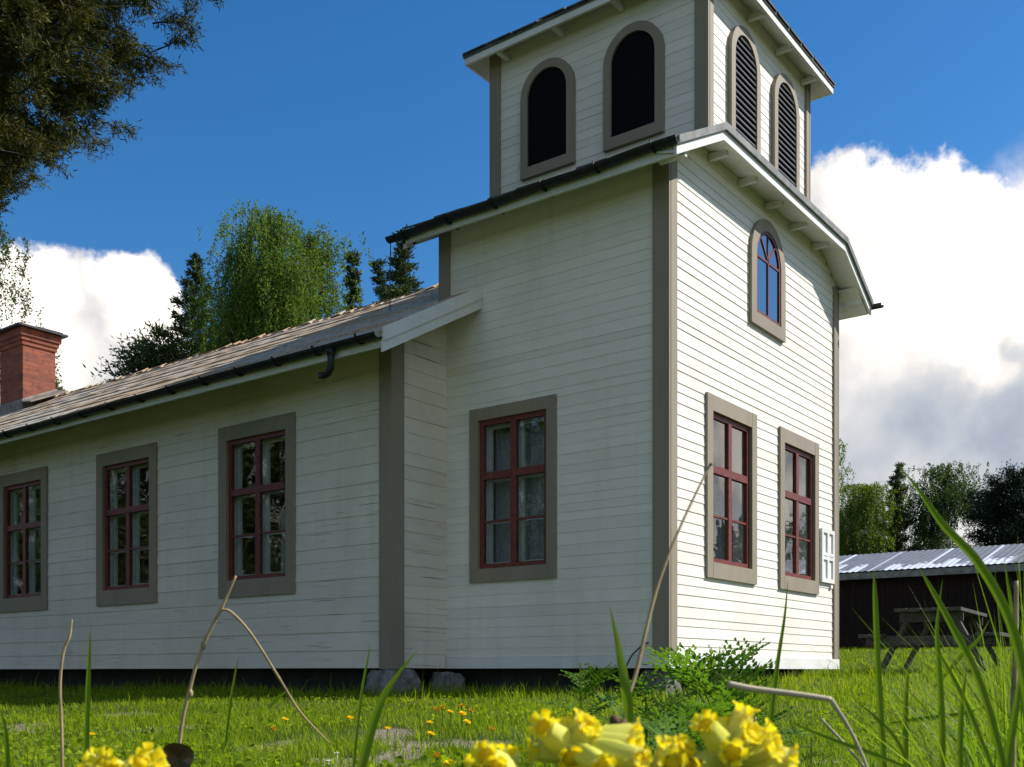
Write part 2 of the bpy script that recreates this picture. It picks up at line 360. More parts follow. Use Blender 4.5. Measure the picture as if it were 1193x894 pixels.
def boards(mb, F, u0, u1, z0, z1, pitch, holes=(), proud=.013, jit=.0, clip=None, seed=1):
    r = random.Random(seed); z = z0
    while z < z1 - 1e-4:
        p = pitch * (1 + (r.uniform(-.22, .22) if jit else 0)); zt = min(z + p, z1)
        a, b = u0, u1
        if clip:
            a, b = clip((z + zt) / 2, u0, u1)
        segs = [(a, b)] if b - a > .02 else []
        for (h0, h1, k0, k1) in holes:
            if zt > k0 + 1e-6 and z < k1 - 1e-6:
                ns = []
                for (s0, s1) in segs:
                    if h1 <= s0 or h0 >= s1: ns.append((s0, s1)); continue
                    if h0 > s0: ns.append((s0, h0))
                    if h1 < s1: ns.append((h1, s1))
                # rows that straddle an opening's edge are split in height
                if z < k0 or zt > k1:
                    for (s0, s1) in segs:
                        c0, c1 = max(s0, h0), min(s1, h1)
                        if c1 > c0:
                            if z < k0: mb.quad(F(c0, z, proud), F(c1, z, proud), F(c1, k0, .005), F(c0, k0, .005))
                            if zt > k1: mb.quad(F(c0, k1, .008), F(c1, k1, .008), F(c1, zt, .002), F(c0, zt, .002))
                segs = ns
        if r.random() < (.12 if jit > .001 else .05):
            ns = []
            for (s0, s1) in segs:
                if s1 - s0 > 1.2:
                    j_ = r.uniform(s0 + .3, s1 - .3); ns += [(s0, j_ - .0018), (j_ + .0018, s1)]
                else: ns.append((s0, s1))
            segs = ns
        for (s0, s1) in segs:
            n = max(1, int((s1 - s0) / .45)) if jit else 1
            base = len(mb.v); pr0 = proud + r.uniform(-1, 1) * (.0025 if jit > .001 else .0007)
            for i in range(n + 1):
                u = s0 + (s1 - s0) * i / n
                dz = r.uniform(-1, 1) * jit; pr = pr0 + r.uniform(-1, 1) * jit * .8
                mb.v += [F(u, z + dz, -.004), F(u, z + dz, pr), F(u, zt + .006, .001)]
            for i in range(n):
                q = base + 3 * i
                mb.f += [(q, q+3, q+4, q+1), (q+1, q+4, q+5, q+2)]
        z = zt

def fbox(mb, F, u0, u1, z0, z1, o0, o1):
    mb.prism([F(u0, z0, o0), F(u1, z0, o0), F(u1, z1, o0), F(u0, z1, o0)], [F(u0, z0, o1), F(u1, z0, o1), F(u1, z1, o1), F(u0, z1, o1)])

def rect_window(F, uc, z0, w, h, cas, cb, curtain, ct=None, glass='glass', inner=True):
    """taupe casing (the part); red sash, white inner sash, glass and curtains as its pieces"""
    ct = ct or cb
    u0, u1, z1 = uc - w/2, uc + w/2, z0 + h
    a0, a1, b0, b1 = u0 + cas, u1 - cas, z0 + cb, z1 - ct       # opening
    mb = MB()
    fbox(mb, F, u0, a0, z0, z1, -.02, .034); fbox(mb, F, a1, u1, z0, z1, -.02, .034)
    fbox(mb, F, a0, a1, b1, z1, -.02, .032); fbox(mb, F, a0, a1, z0, b0, -.02, .036)
    win = mb.build('window', 'taupe', church)
    def grid(mb, o0, o1, fw_, mw, tw, bw):
        fbox(mb, F, a0 - .004, a0 + fw_, b0, b1, o0, o1); fbox(mb, F, a1 - fw_, a1 + .004, b0, b1, o0, o1)
        fbox(mb, F, a0 + fw_, a1 - fw_, b0, b0 + fw_, o0, o1); fbox(mb, F, a0 + fw_, a1 - fw_, b1 - fw_, b1, o0, o1)
        zt = b0 + (b1 - b0) * .625
        fbox(mb, F, a0 + fw_, a1 - fw_, zt - tw/2, zt + tw/2, o0, o1 + .004)
        for (q0, q1) in ((b0 + fw_, zt - tw/2), (zt + tw/2, b1 - fw_)):
            fbox(mb, F, uc - mw/2, uc + mw/2, q0, q1, o0, o1)
        zb = (b0 + fw_ + zt - tw/2) / 2
        for (q0, q1) in ((a0 + fw_, uc - mw/2), (uc + mw/2, a1 - fw_)):
            fbox(mb, F, q0, q1, zb - bw/2, zb + bw/2, o0, o1 - .008)
    s = MB(); grid(s, -.05, -.004, .052, .075, .078, .022); s.build('sash', 'red', win)
    s = MB()
    if inner: grid(s, -.15, -.115, .075, .11, .10, .03)
    for (q0, q1, k0, k1) in ((a0 - .012, a0, b0, b1), (a1, a1 + .012, b0, b1), (a0, a1, b1, b1 + .012), (a0, a1, b0 - .012, b0)):
        fbox(s, F, q0, q1, k0, k1, -.20, -.051)
    s.build('inner_sash' if inner else 'lining', 'inner_white', win)
    g = MB(); qd = [F(a0, b0, -.028), F(a1, b0, -.028), F(a1, b1, -.028), F(a0, b1, -.028)]
    if (Vector(qd[1]) - Vector(qd[0])).cross(Vector(qd[3]) - Vector(qd[0])).dot(Vector(F(uc, z0, 1)) - Vector(F(uc, z0, 0))) < 0: qd.reverse()
    g.quad(*qd); g.build('pane', glass, win)
    c = MB(); r = random.Random(int(uc * 100))
    for (q0, q1, k0, k1) in curtain:
        q0 = a0 + (a1 - a0) * q0; q1 = a0 + (a1 - a0) * q1; k0 = b0 + (b1 - b0) * k0; k1 = b0 + (b1 - b0) * k1
        n = max(8, int((q1 - q0) / .012)); ph = r.uniform(0, 6); base = len(c.v)
        for i in range(n + 1):
            u = q0 + (q1 - q0) * i / n
            o = -.27 + .022 * math.sin(u * 78 + ph + 1.2 * math.sin(u * 23)) + .012 * math.sin(u * 31)
            c.v += [F(u, k0, o), F(u, k1, -.27 + (o + .27) * .6)]
        for i in range(n): c.f.append((base+2*i, base+2*i+2, base+2*i+3, base+2*i+1))
    if c.v: c.build('curtain', 'curtain', win, True)
    return (a0 - .02, a1 + .02, b0 - .02, b1 + .02)

def arch_pts(uc, z0, w, h, n=18):
    """closed outline, anticlockwise: flat foot, straight sides, half-round head"""
    r = w / 2; zc = z0 + h - r
    return [(uc - r, z0), (uc + r, z0)] + [(uc + r * math.cos(math.pi * i / n), zc + r * math.sin(math.pi * i / n)) for i in range(n + 1)]
def arch_ring(mb, F, uc, z0, w, h, t, o0, o1, foot=None):
    """frame of thickness t round an arched opening"""
    foot = foot or t
    A = arch_pts(uc, z0, w, h); B = arch_pts(uc, z0 + foot, w - 2*t, h - t - foot); k = len(A); n = len(mb.v)
    for (P, o) in ((A, o0), (A, o1), (B, o1), (B, o0)): mb.v += [F(u, z, o) for u, z in P]
    for i in range(k):
        j = (i + 1) % k
        mb.f += [(n+i, n+j, n+k+j, n+k+i), (n+k+i, n+k+j, n+2*k+j, n+2*k+i), (n+2*k+i, n+2*k+j, n+3*k+j, n+3*k+i)]
    return B
def louver_window(F, uc, z0, w=.74, h=1.28, slats=True):
    mb = MB(); B = arch_ring(mb, F, uc, z0, w, h, .095, .0, .055, .12)
    win = mb.build('louver_window', 'taupe', church)
    p = MB(); p.poly([F(u, z, .016) for u, z in B]); p.build('backing', 'mesh_black' if not slats else 'louver', win)
    zmin, wi = z0 + .12, w - .19; zc = z0 + h - w/2; r = wi / 2
    l = MB(); z = zmin + .01
    top = zc + r
    while z < top - .03:
        hw = r if z + .04 < zc else math.sqrt(max(0, r*r - (z + .04 - zc)**2))
        if hw > .04:
            l.prism([F(uc-hw, z, .046), F(uc-hw, z+.012, .049), F(uc-hw, z+.062, .022), F(uc-hw, z+.05, .019)],
                    [F(uc+hw, z, .046), F(uc+hw, z+.012, .049), F(uc+hw, z+.062, .022), F(uc+hw, z+.05, .019)])
        z += .068
    if not slats: l = MB(); l.prism([F(u, z, .018) for u, z in B], [F(u, z, .030) for u, z in B])
    l.build('louver' if slats else 'shutter', 'louver' if slats else 'mesh_black', win)

# rectangular windows and their openings
full = [(0.0, 1.0, 0.0, .98)]
sides = [(0.0, .30, 0, 1), (.55, .80, 0, 1)]
H_front = [rect_window(F_front, 1.37, 1.375, 1.20, 1.86, .125, .16, [(-.1, .55, 0, 1), (.66, 1.2, 0, .6)], .16, 'glass_front', False),
           rect_window(F_front, 3.22, 1.375, 1.20, 1.86, .125, .16, [(-.1, .42, 0, .62), (.6, 1.25, 0, .66)], .16, 'glass_front', False)]
H_left = [rect_window(F_left, 1.835, 1.38, 1.13, 1.87, .115, .145, full, .13)]
H_nave = [rect_window(F_nave, 4.88 + i * 2.59, 1.30, 1.34, 2.03, .145, .20, [(0.0, .10, 0, 1)] if i % 2 else [(.30, .42, 0, .5)], .17) for i in range(5)]
H_nr = []
H_tr = []

TZ = 5.23                          # tower eave, top of roof edge at TE outside the wall
TE = 0.40
def tz(x):                         # height of the tower's side slopes at x
    return TZ + SL * (x + TE) if x < WX/2 else TZ + SL * (WX + TE - x)
HZ = tz(.55)                       # the level eave in front of the belfry
# walls
w = MB()
def tclip(z, a, b):
    lim = min(z, HZ - .06)
    if z > tz(0) - .06:
        x = (z + .06 - TZ) / SL - TE
        return max(a, x), min(b, WX - x)
    return a, b
boards(w, F_front, .0, WX, ZB + .12, HZ - .02, .1035, H_front, .0080, .0006, tclip, 3)
boards(w, F_left, 0, TD + .05, ZB + .12, tz(0) - .06, .1035, H_left, .0055, .0008, None, 4)
boards(w, F_right, 0, TD + .05, ZB + .12, tz(0) - .06, .1035, H_tr, .012, .0008, None, 5)
# tower's back wall above the nave roof
w.quad((0, TD+.05, 3.5), (WX, TD+.05, 3.5), (WX, TD+.05, tz(0)-.05), (0, TD+.05, tz(0)-.05))
w.build('tower_wall', 'white', church)
w = MB()
NE, NZ = 0.64, 3.70                # nave eave overhang and its roof-edge height
def nz_(x): return NZ + SL * (x - NX0 + NE) if x < 2.25 else NZ + SL * (NX1 + NE - x)
boards(w, F_nave, TD, NY1, ZB, nz_(NX0) - .12, .168, H_nave, .009, .0022, None, 6)
boards(w, F_nright, TD, NY1, ZB, nz_(NX1) - .12, .168, H_nr, .011, .006, None, 7)
def gclip(z, a, b):
    if z > nz_(NX0) - .13:
        x = (z + .13 - NZ) / SL + NX0 - NE; return max(a, x), min(b, 4.5 - x)
    return a, b
boards(w, F_gable, NX0, 0.0, ZB, 4.38, .172, [], .009, .002, gclip, 8)
boards(w, F_gable, WX, NX1, ZB, 4.38, .172, [], .009, .002, gclip, 9)
boards(w, F_nback, NX0, NX1, ZB, 5.7, .172, [], .009, .002, gclip, 10)
w.build('nave_wall', 'nave_white', church)
w = MB()
BZ1 = 7.74
for F, a, b, sd in ((F_bleft, BY0, BY1, 11), (F_bfront, BX0, BX1, 12), (F_bright, BY0, BY1, 13), (F_bback, BX0, BX1, 14)):
    boards(w, F, a, b, 5.45, BZ1, .1035, [], .0055, .0008, None, sd)
w.build('belfry_wall', 'white', church)
# floor inside and an added dark block that stops light passing beneath
w = MB(); w.box(NX0 + .02, NX1 - .02, TD + .02, NY1 - .02, ZB + .01, ZB + .12); w.box(.02, WX - .02, .02, TD, ZB + .012, ZB + .122)
w.build('floor', 'dark_inside', church)
w = MB(); w.box(NX0 + .35, NX1 - .35, TD + .3, NY1 - .3, -.4, ZB + .005); w.box(.3, WX - .3, .3, TD + .28, -.4, ZB + .007)
w.build('underfloor_block', 'dark_inside', church)

# corner boards
def corner(pairs):
    mb = MB()
    for (F, u0, u1, z0, z1, o1) in pairs: fbox(mb, F, u0, u1, z0, z1, -.01, o1)
    mb.build('corner_board', 'taupe', church)
zt_ = tz(0) - .10
corner([(F_left, -.030, .150, ZB + .125, zt_ + .02, .030), (F_front, .0, .135, ZB + .125, zt_, .030)])
corner([(F_front, WX - .135, WX, ZB + .125, zt_, .030), (F_right, -.030, .150, ZB + .125, zt_, .030)])
corner([(F_left, TD - .06, TD + .09, nz_(0) - .05, zt_, .030)])
corner([(F_nave, TD - .03, TD + .15, ZB - .01, nz_(NX0) - .14, .032), (F_gable, NX0, NX0 + .16, ZB - .01, nz_(NX0) - .06, .032)])
corner([(F_nright, TD - .03, TD + .15, ZB - .01, nz_(NX0) - .14, .032), (F_gable, NX1 - .16, NX1, ZB - .01, nz_(NX0) - .06, .032)])
corner([(F_bleft, BY0 - .03, BY0 + .125, 5.6, BZ1 - .05, .030), (F_bfront, BX0, BX0 + .095, 5.7, BZ1 - .05, .030)])
corner([(F_bfront, BX1 - .095, BX1, 5.7, BZ1 - .05, .030), (F_bright, BY0 - .03, BY0 + .125, 5.6, BZ1 - .05, .030)])
corner([(F_bleft, BY1 - .12, BY1 + .03, 5.5, BZ1 - .05, .030), (F_bback, BX0, BX0 + .12, 5.5, BZ1 - .05, .030)])
# skirting board under the cladding
mb = MB()
fbox(mb, F_front, -.038, WX + .02, ZB - .005, ZB + .122, -.02, .038); fbox(mb, F_left, .0, TD - .02, ZB - .003, ZB + .118, -.02, .026); fbox(mb, F_right, .02, TD, ZB - .003, ZB + .12, -.02, .036)
mb.build('skirt_board', 'white_trim', church)

# louvred belfry windows and the arched window
for uc in (.885, 2.0): louver_window(F_bleft, uc, 6.06, .73, 1.26, False)
for uc in (1.74, 2.87): louver_window(F_bfront, uc, 5.84, .74, 1.52, True)
mb = MB(); B = arch_ring(mb, F_front, 2.275, 4.22, .93, 1.24, .13, -.01, .045, .14)
aw = mb.build('arched_window', 'taupe', church)
mb = MB(); C = arch_ring(mb, F_front, 2.275, 4.36, .67, .97, .035, .018, .036)
fbox(mb, F_front, 2.263, 2.287, 4.395, 4.99, .018, .034); fbox(mb, F_front, 1.975, 2.262, 4.985, 5.009, .018, .032); fbox(mb, F_front, 2.288, 2.575, 4.985, 5.009, .018, .032)
for a in (50, 90, 130):
    c, s_ = math.cos(R(a)), math.sin(R(a)); p = Vector((2.275 + .02*c, -.026, 5.01 + .02*s_)); q = Vector((2.275 + .295*c, -.026, 5.0 + .29*s_))
    mb.bar(p, q, .018, .012, (0, 1, 0))
mb.build('sash', 'red', aw)
mb = MB(); mb.poly([F_front(u, z, .022) for u, z in C]); mb.build('pane', 'glass_dark', aw)
mb = MB(); mb.poly([F_front(u, z, .014) for u, z in B]); mb.build('backing', 'dark_inside', aw)

# tower roof skirt round the belfry: side slopes, level front eave, open back
YF, YR = -.33, TD + .28
def slab(mb, pts, t):
    """a roof sheet pts (upper side) with thickness t straight down"""
    mb.prism([(p[0], p[1], p[2] - t) for p in pts], pts)
kx = .55
bt = tz(BX0)
mb = MB()
L_ = [(-TE, YF, TZ), (kx, YF, HZ), (BX0, BY0, bt), (BX0 + .3, BY0 + .3, tz(BX0 + .3)), (BX0 + .3, YR, tz(BX0 + .3)), (-TE, YR, TZ)]
slab(mb, L_, .05)
slab(mb, [(WX - p[0], p[1], p[2]) for p in L_][::-1], .05)
slab(mb, [(kx, YF, HZ), (WX - kx, YF, HZ), (WX - BX0, BY0, bt), (BX0, BY0, bt)], .05)
# tile edge along the side eaves, a little uneven
for side in (0, 1):
    y = YF + .02
    while y < YR:
        L = min(.36, YR - y); dz = rnd.uniform(.0, .022)
        pts = [(-TE - .03, y, TZ + .006 + dz), (-TE - .03, y + L - .01, TZ + .012 + dz), (-TE + .4, y + L - .01, TZ + .23 + dz), (-TE + .4, y, TZ + .226 + dz)]
        if side: pts = [(WX - p[0], p[1], p[2]) for p in pts][::-1]
        slab(mb, pts, .02); y += L
mb.build('tower_roof', 'tile_dark', church)
# white fascia boards under the front edge, grey drip edge above them
mb = MB(); dr = MB(); lk = MB()
edge = [(-TE - .02, TZ - .045), (kx, HZ - .05), (WX - kx, HZ - .05), (WX + TE + .02, TZ - .045)]
for (a, b) in zip(edge[:-1], edge[1:]):
    mb.prism([(a[0], YF + .012, a[1]), (b[0], YF + .012, b[1]), (b[0], YF + .012, b[1] - .112), (a[0], YF + .012, a[1] - .112)],
             [(a[0], YF + .04, a[1]), (b[0], YF + .04, b[1]), (b[0], YF + .04, b[1] - .112), (a[0], YF + .04, a[1] - .112)])
    dr.prism([(a[0], YF - .018, a[1] + .055), (b[0], YF - .018, b[1] + .055), (b[0], YF - .018, b[1] - .018), (a[0], YF - .018, a[1] - .018)],
             [(a[0], YF + .009, a[1] + .055), (b[0], YF + .009, b[1] + .055), (b[0], YF + .009, b[1] - .018), (a[0], YF + .009, a[1] - .018)])
# soffit boards following the edge, back to the wall
for (a, b) in zip(edge[:-1], edge[1:]):
    mb.prism([(a[0], YF + .043, a[1] - .09), (b[0], YF + .043, b[1] - .09), (b[0], -.0, b[1] - .02), (a[0], -.0, a[1] - .02)],
             [(a[0], YF + .043, a[1] - .07), (b[0], YF + .043, b[1] - .07), (b[0], -.0, b[1] - .0), (a[0], -.0, a[1] - .0)])
for s_ in (-1, 1):                 # side soffits and side fascia
    X = lambda x: x if s_ < 0 else WX - x
    pts = [(X(-TE + .03), YF + .05, TZ - .13), (X(0), YF + .05, TZ + .10), (X(0), YR, TZ + .10), (X(-TE + .03), YR, TZ - .13)]
    if s_ > 0: pts = pts[::-1]
    slab(mb, pts, .018)
    x0, x1 = sorted((X(-TE), X(-TE + .028)))
    mb.box(x0, x1, YF + .045, YR, TZ - .15, TZ - .052)
    x0, x1 = sorted((X(-TE + .03), X(.35)))
    # rear verge board over the nave roof
    mb.prism([(X(-TE), YR - .03, TZ - .052), (X(.85), YR - .03, tz(.85) - .052), (X(.85), YR - .03, tz(.85) - .2), (X(-TE), YR - .03, TZ - .2)],
             [(X(-TE), YR - .003, TZ - .052), (X(.85), YR - .003, tz(.85) - .052), (X(.85), YR - .003, tz(.85) - .2), (X(-TE), YR - .003, TZ - .2)])
mb.build('fascia', 'white_trim', church)
dr.build('drip_edge', 'drip', church)
for x in (.85, 1.55, 2.25, 2.95, 3.65):
    lk = MB(); lk.box(x - .022, x + .022, YF + .12, -.012, HZ - .17, HZ - .10); lk.build('eave_bracket', 'white_trim', church)
for x in (-.18, WX + .18):
    lk = MB(); lk.box(x - .03, x + .03, YF + .05, -.012, TZ - .07, TZ - .01); lk.build('eave_bracket', 'white_trim', church)

# belfry roof: low pyramid with boxed eaves
BE, BZ = .25, 7.57
mb = MB()
c = ((BX0 + BX1)/2, (BY0 + BY1)/2, BZ + 1.05)
q = [(BX0 - BE, BY0 - BE, BZ + .07), (BX1 + BE, BY0 - BE, BZ + .07), (BX1 + BE, BY1 + BE, BZ + .07), (BX0 - BE, BY1 + BE, BZ + .07)]
for i in range(4): slab(mb, [q[i], q[(i+1) % 4], c], .04)
for i in range(4):                 # tile ends along the edge
    a, b = Vector(q[i]), Vector(q[(i+1) % 4]); n = 9
    for k in range(n):
        p0 = a.lerp(b, (k + .04)/n); p1 = a.lerp(b, (k + .96)/n); cc = Vector(c); dz = Vector((0, 0, .012 + rnd.uniform(0, .014)))
        e0 = p0 + (cc - p0).normalized()*(-.02) + dz; e1 = p1 + (cc - p1).normalized()*(-.02) + dz
        slab(mb, [e0, e1, e1 + (cc - e1).normalized()*.3, e0 + (cc - e0).normalized()*.3], .018)
mb.build('belfry_roof', 'tile_dark', church)
mb = MB(); e = BE - .012
x0, x1, y0, y1 = BX0 - e, BX1 + e, BY0 - e, BY1 + e
mb.box(x0, x1, y0, y0 + .03, BZ - .045, BZ + .05); mb.box(x0, x1, y1 - .03, y1, BZ - .045, BZ + .05)
mb.box(x0, x0 + .03, y0 + .031, y1 - .031, BZ - .045, BZ + .05); mb.box(x1 - .03, x1, y0 + .031, y1 - .031, BZ - .045, BZ + .05)
for (a, b, cq, d) in (((x0+.03, y0+.03), (x1-.03, y0+.03), (BX1, BY0), (BX0, BY0)), ((x1-.03, y0+.03), (x1-.03, y1-.03), (BX1, BY1), (BX1, BY0)),
                      ((x1-.03, y1-.03), (x0+.03, y1-.03), (BX0, BY1), (BX1, BY1)), ((x0+.03, y1-.03), (x0+.03, y0+.03), (BX0, BY0), (BX0, BY1))):
    slab(mb, [(*a, BZ - .02), (*b, BZ - .02), (*cq, BZ + .12), (*d, BZ + .12)], .018)
mb.build('belfry_fascia', 'white_trim', church)
for k in range(4):
    lk = MB(); x = BX0 + .2 + k * .77; lk.box(x - .025, x + .025, y0 + .035, BY0 - .012, BZ - .055, BZ - .005); lk.build('eave_bracket', 'white_trim', church)
    lk = MB(); y = BY0 + .22 + k * .77; lk.box(x0 + .035, BX0 - .012, y - .025, y + .025, BZ - .055, BZ - .005); lk.build('eave_bracket', 'white_trim', church)

# nave roof, laid in overlapping courses
YN = 2.26
def nave_roof():
    rows = 15; V = []; Fq = []
    ys = np.arange(YN, NY1 + .4, .16)
    half = 2.25 - (NX0 - NE)
    for side in (-1, 1):
        for k in range(rows):
            s0 = half * k / rows; s1 = half * (k + 1.12) / rows
            j = rng.uniform(0, 1, len(ys)); base = len(V)
            for i, y in enumerate(ys):
                lift = .012 + .008 * j[i] + .012 * math.sin(y * 1.1 + k * 2.1); dx = .02 * (rng.random() - .5)
                xa = (NX0 - NE) + s0 + dx; xb = (NX0 - NE) + s1
                za = NZ + SL * s0; zb = NZ + SL * s1
                if side > 0: xa, xb = 4.5 - xa, 4.5 - xb
                V += [(xa, y, za - .005), (xa, y, za + lift), (xb, y, min(zb + .006, NZ + SL * half + .02))]
            for i in range(len(ys) - 1):
                q = base + 3*i; Fq += [(q, q+3, q+4, q+1), (q+1, q+4, q+5, q+2)]
    mb = MB(); mb.v = V; mb.f = Fq
    # under-sheet
    slab(mb, [(NX0 - NE, YN, NZ), (NX0 - NE, NY1 + .4, NZ), (2.25, NY1 + .4, NZ + SL*half), (2.25, YN, NZ + SL*half)], .05)
    slab(mb, [(NX1 + NE, NY1 + .4, NZ), (NX1 + NE, YN, NZ), (2.25, YN, NZ + SL*half), (2.25, NY1 + .4, NZ + SL*half)], .05)
    zr = NZ + SL*half; y = TD + .1                       # ridge caps
    while y < NY1 + .3:
        dz = rnd.uniform(-.02, .025)
        mb.prism([(2.25 - .14, y, zr - .05 + dz), (2.25, y, zr + .04 + dz), (2.25 + .14, y, zr - .05 + dz)], [(2.25 - .13, y + .2, zr - .06 + dz*.8), (2.25, y + .2, zr + .025 + dz*.8), (2.25 + .13, y + .2, zr - .06 + dz*.8)])
        y += rnd.uniform(.17, .24)
    return mb
nave_roof().build('nave_roof', 'roof', church)
mb = MB()
for s_ in (-1, 1):
    X = lambda x: x if s_ < 0 else 4.5 - x
    ex = NX0 - NE
    # barge boards of the gable overhang: two steps
    xe = 0.0
    for (o0, o1, t0, t1) in ((-.03, .0, .035, -.10), (-.012, .016, -.10, -.205)):
        a = (X(ex - .01), NZ); b = (X(xe - .002), NZ + SL * (xe - ex))
        mb.prism([(a[0], YN + o0, a[1] + t0), (b[0], YN + o0, b[1] + t0), (b[0], YN + o0, b[1] + t1), (a[0], YN + o0, a[1] + t1)],
                 [(a[0], YN + o1, a[1] + t0), (b[0], YN + o1, b[1] + t0), (b[0], YN + o1, b[1] + t1), (a[0], YN + o1, a[1] + t1)])
    # soffit of the gable overhang
    pts = [(X(ex + .02), YN + .02, NZ - .10), (X(0), YN + .02, NZ - .10 + SL*(-ex - .02)), (X(0), TD, NZ - .10 + SL*(-ex - .02)), (X(ex + .02), TD, NZ - .10)]
    slab(mb, pts if s_ < 0 else pts[::-1], .018)
    # eave fascia and sloping soffit along the side
    x0, x1 = sorted((X(ex + .03), X(ex + .058)))
    mb.box(x0, x1, YN + .022, NY1 + .35, NZ - .135, NZ - .055)
    pts = [(X(ex + .06), TD, NZ - .11), (X(NX0), TD, nz_(NX0) - .15), (X(NX0), NY1, nz_(NX0) - .15), (X(ex + .06), NY1, NZ - .11)]
    slab(mb, pts if s_ < 0 else pts[::-1], .018)
mb.build('barge_board', 'white_trim', church)

# gutters
def gutter(x, y0, y1, z0, z1, r, side):
    mb = MB(); n = 24
    ring = [(r*math.cos(t), r*math.sin(t)) for t in np.linspace(math.pi*1.06, math.pi*1.94, 9)]
    ring = ring + [(a*.9, b*.9 + .002) for a, b in ring[::-1]]
    prev = None
    for i in range(n + 1):
        f = i / n; y = y0 + (y1 - y0)*f; z = z0 + (z1 - z0)*f + .006*math.sin(f*19 + x)
        cur = [(x + a, y, z + b) for a, b in ring]
        if prev: mb.prism(prev, cur)
        prev = cur
    g = mb.build('gutter', 'gutter', church)
    k = max(3, int((y1 - y0) / .62))
    for i in range(k + 1):
        b = MB(); f = (i + .4) / (k + .8); y = y0 + (y1 - y0)*f; z = z0 + (z1 - z0)*f
        prof = [(x + (r+.008)*math.cos(t), z + (r+.008)*math.sin(t)) for t in np.linspace(math.pi*.98, math.pi*2.02, 9)]
        for p, q in zip(prof[:-1], prof[1:]):
            b.bar((p[0], y, p[1]), (q[0], y, q[1]), .026, .008, (0, 1, 0))
        b.bar((x - side*(r-.0), y, z - .02), (x - side*(r + .10), y, z - .075), .022, .03)
        b.build('bracket', 'gutter', g)
    return g
ex = NX0 - NE
ng = gutter(ex - .035, YN + .03, NY1 + .4, NZ - .006, NZ - .05, .062, -1)
gutter(4.5 - ex + .035, YN + .03, NY1 + .4, NZ - .006, NZ - .05, .062, 1)
tg = gutter(-TE - .05, YF - .02, TD + .45, TZ - .012, TZ - .05, .062, -1)
gutter(WX + TE + .055, YF - .12, TD + .5, TZ - .012, TZ - .05, .062, 1)
mb = MB()                          # spout bent back towards the wall
gy, gx = 2.94, ex - .035
P = [(gx, gy, NZ - .07), (gx, gy, NZ - .17), (gx + .01, gy + .01, NZ - .24), (gx + .01, gy + .05, NZ - .29), (gx + .01, gy + .11, NZ - .305), (gx + .01, gy + .16, NZ - .295)]
mb.tube(P, .036, 10); mb.tube([(gx, gy, NZ - .06), (gx, gy, NZ - .12)], [.055, .04], 10)
mb.build('spout', 'gutter', ng, True)
mb = MB(); mb.tube([(-TE - .05, TD + .42, TZ - .1), (-TE - .05, TD + .43, TZ - .5), (-TE - .05, TD + .43, nz_(-TE) + .06)], .006, 5)
mb.build('drain_wire', 'gutter', tg)

# chimney on the nave ridge
mb = MB()
cx0, cx1, cy0, cy1 = 1.52, 2.17, 14.55, 15.4
mb.box(cx0, cx1, cy0, cy1, 5.1, 6.66)
for i, (e_, a, b) in enumerate(((.025, 6.62, 6.70), (.05, 6.70, 6.78), (.08, 6.78, 6.92))): mb.box(cx0-e_, cx1+e_, cy0-e_, cy1+e_, a + .001*i, b)
ch = mb.build('chimney', 'brick', church)
mb = MB(); mb.box(cx0-.17, cx1+.17, cy0-.17, cy1+.17, 6.925, 6.96); mb.box(cx0+.25, cx1+.10, cy0-.10, cy1+.1, 6.961, 7.0); mb.build('chimney_cap', 'gutter', ch)
mb = MB()
za = nz_(cx0 - .02)
mb.prism([(cx0-.03, cy0-.03, nz_(cx0)-.05), (cx1+.02, cy0-.03, nz_(2.2)-.05), (cx1+.02, cy0-.03, nz_(2.2)+.16), (cx0-.03, cy0-.03, nz_(cx0)+.20)],
         [(cx0-.03, cy0-.004, nz_(cx0)-.05), (cx1+.02, cy0-.004, nz_(2.2)-.05), (cx1+.02, cy0-.004, nz_(2.2)+.16), (cx0-.03, cy0-.004, nz_(cx0)+.20)])
mb.box(cx0-.031, cx0-.004, cy0-.002, cy1+.02, nz_(cx0)-.08, nz_(cx0)+.2)
slab(mb, [(cx0-.05, cy0-.38, nz_(cx0)+.10), (cx1+.05, cy0-.38, nz_(2.2)+.075), (cx1+.05, cy0-.03, nz_(2.2)+.14), (cx0-.05, cy0-.03, nz_(cx0)+.15)], .02)
mb.build('flashing', 'flash', ch)

# foundation stones
def rock(cx_, cy_, sx, sy, z0, z1, seed):
    r = random.Random(seed); mb = MB(); n, m = 14, 7
    for j in range(m):
        t = j/(m-1); zz = z0 + (z1-z0)*t; k = (1 - .28*t**3)
        for i in range(n):
            a = 2*math.pi*i/n; c, s_ = math.cos(a), math.sin(a); q = 1/max(abs(c), abs(s_))**.75
            p = Vector((cx_ + sx*c*q*k*(1 + r.uniform(-.07, .07)), cy_ + sy*s_*q*k*(1 + r.uniform(-.07, .07)), zz + r.uniform(-.015, .015)))
            mb.v.append(tuple(p))
    for j in range(m-1):
        for i in range(n): mb.f.append((j*n+i, j*n+(i+1) % n, (j+1)*n+(i+1) % n, (j+1)*n+i))
    mb.f.append(tuple(range((m-1)*n, m*n)))
    return mb
def stone(x, y, sx, sy, top=ZB - .012, seed=0):
    rock(x, y, sx, sy, gh(x, y) - .15, top, seed).build('foundation_stone', 'stone', church)
for i, (x, y, sx, sy, t) in enumerate([(NX0 + .18, TD + .14, .33, .22, ZB - .012), (-.12, TD - .12, .2, .16, ZB - .05), (.20, .2, .22, .17, ZB - .02),  (1.5, .18, .3, .14, ZB - .06), (2.05, .18, .16, .12, ZB - .10), (3.4, .2, .2, .14, ZB - .03)]):
    stone(x, y, sx, sy, t, i + 40)
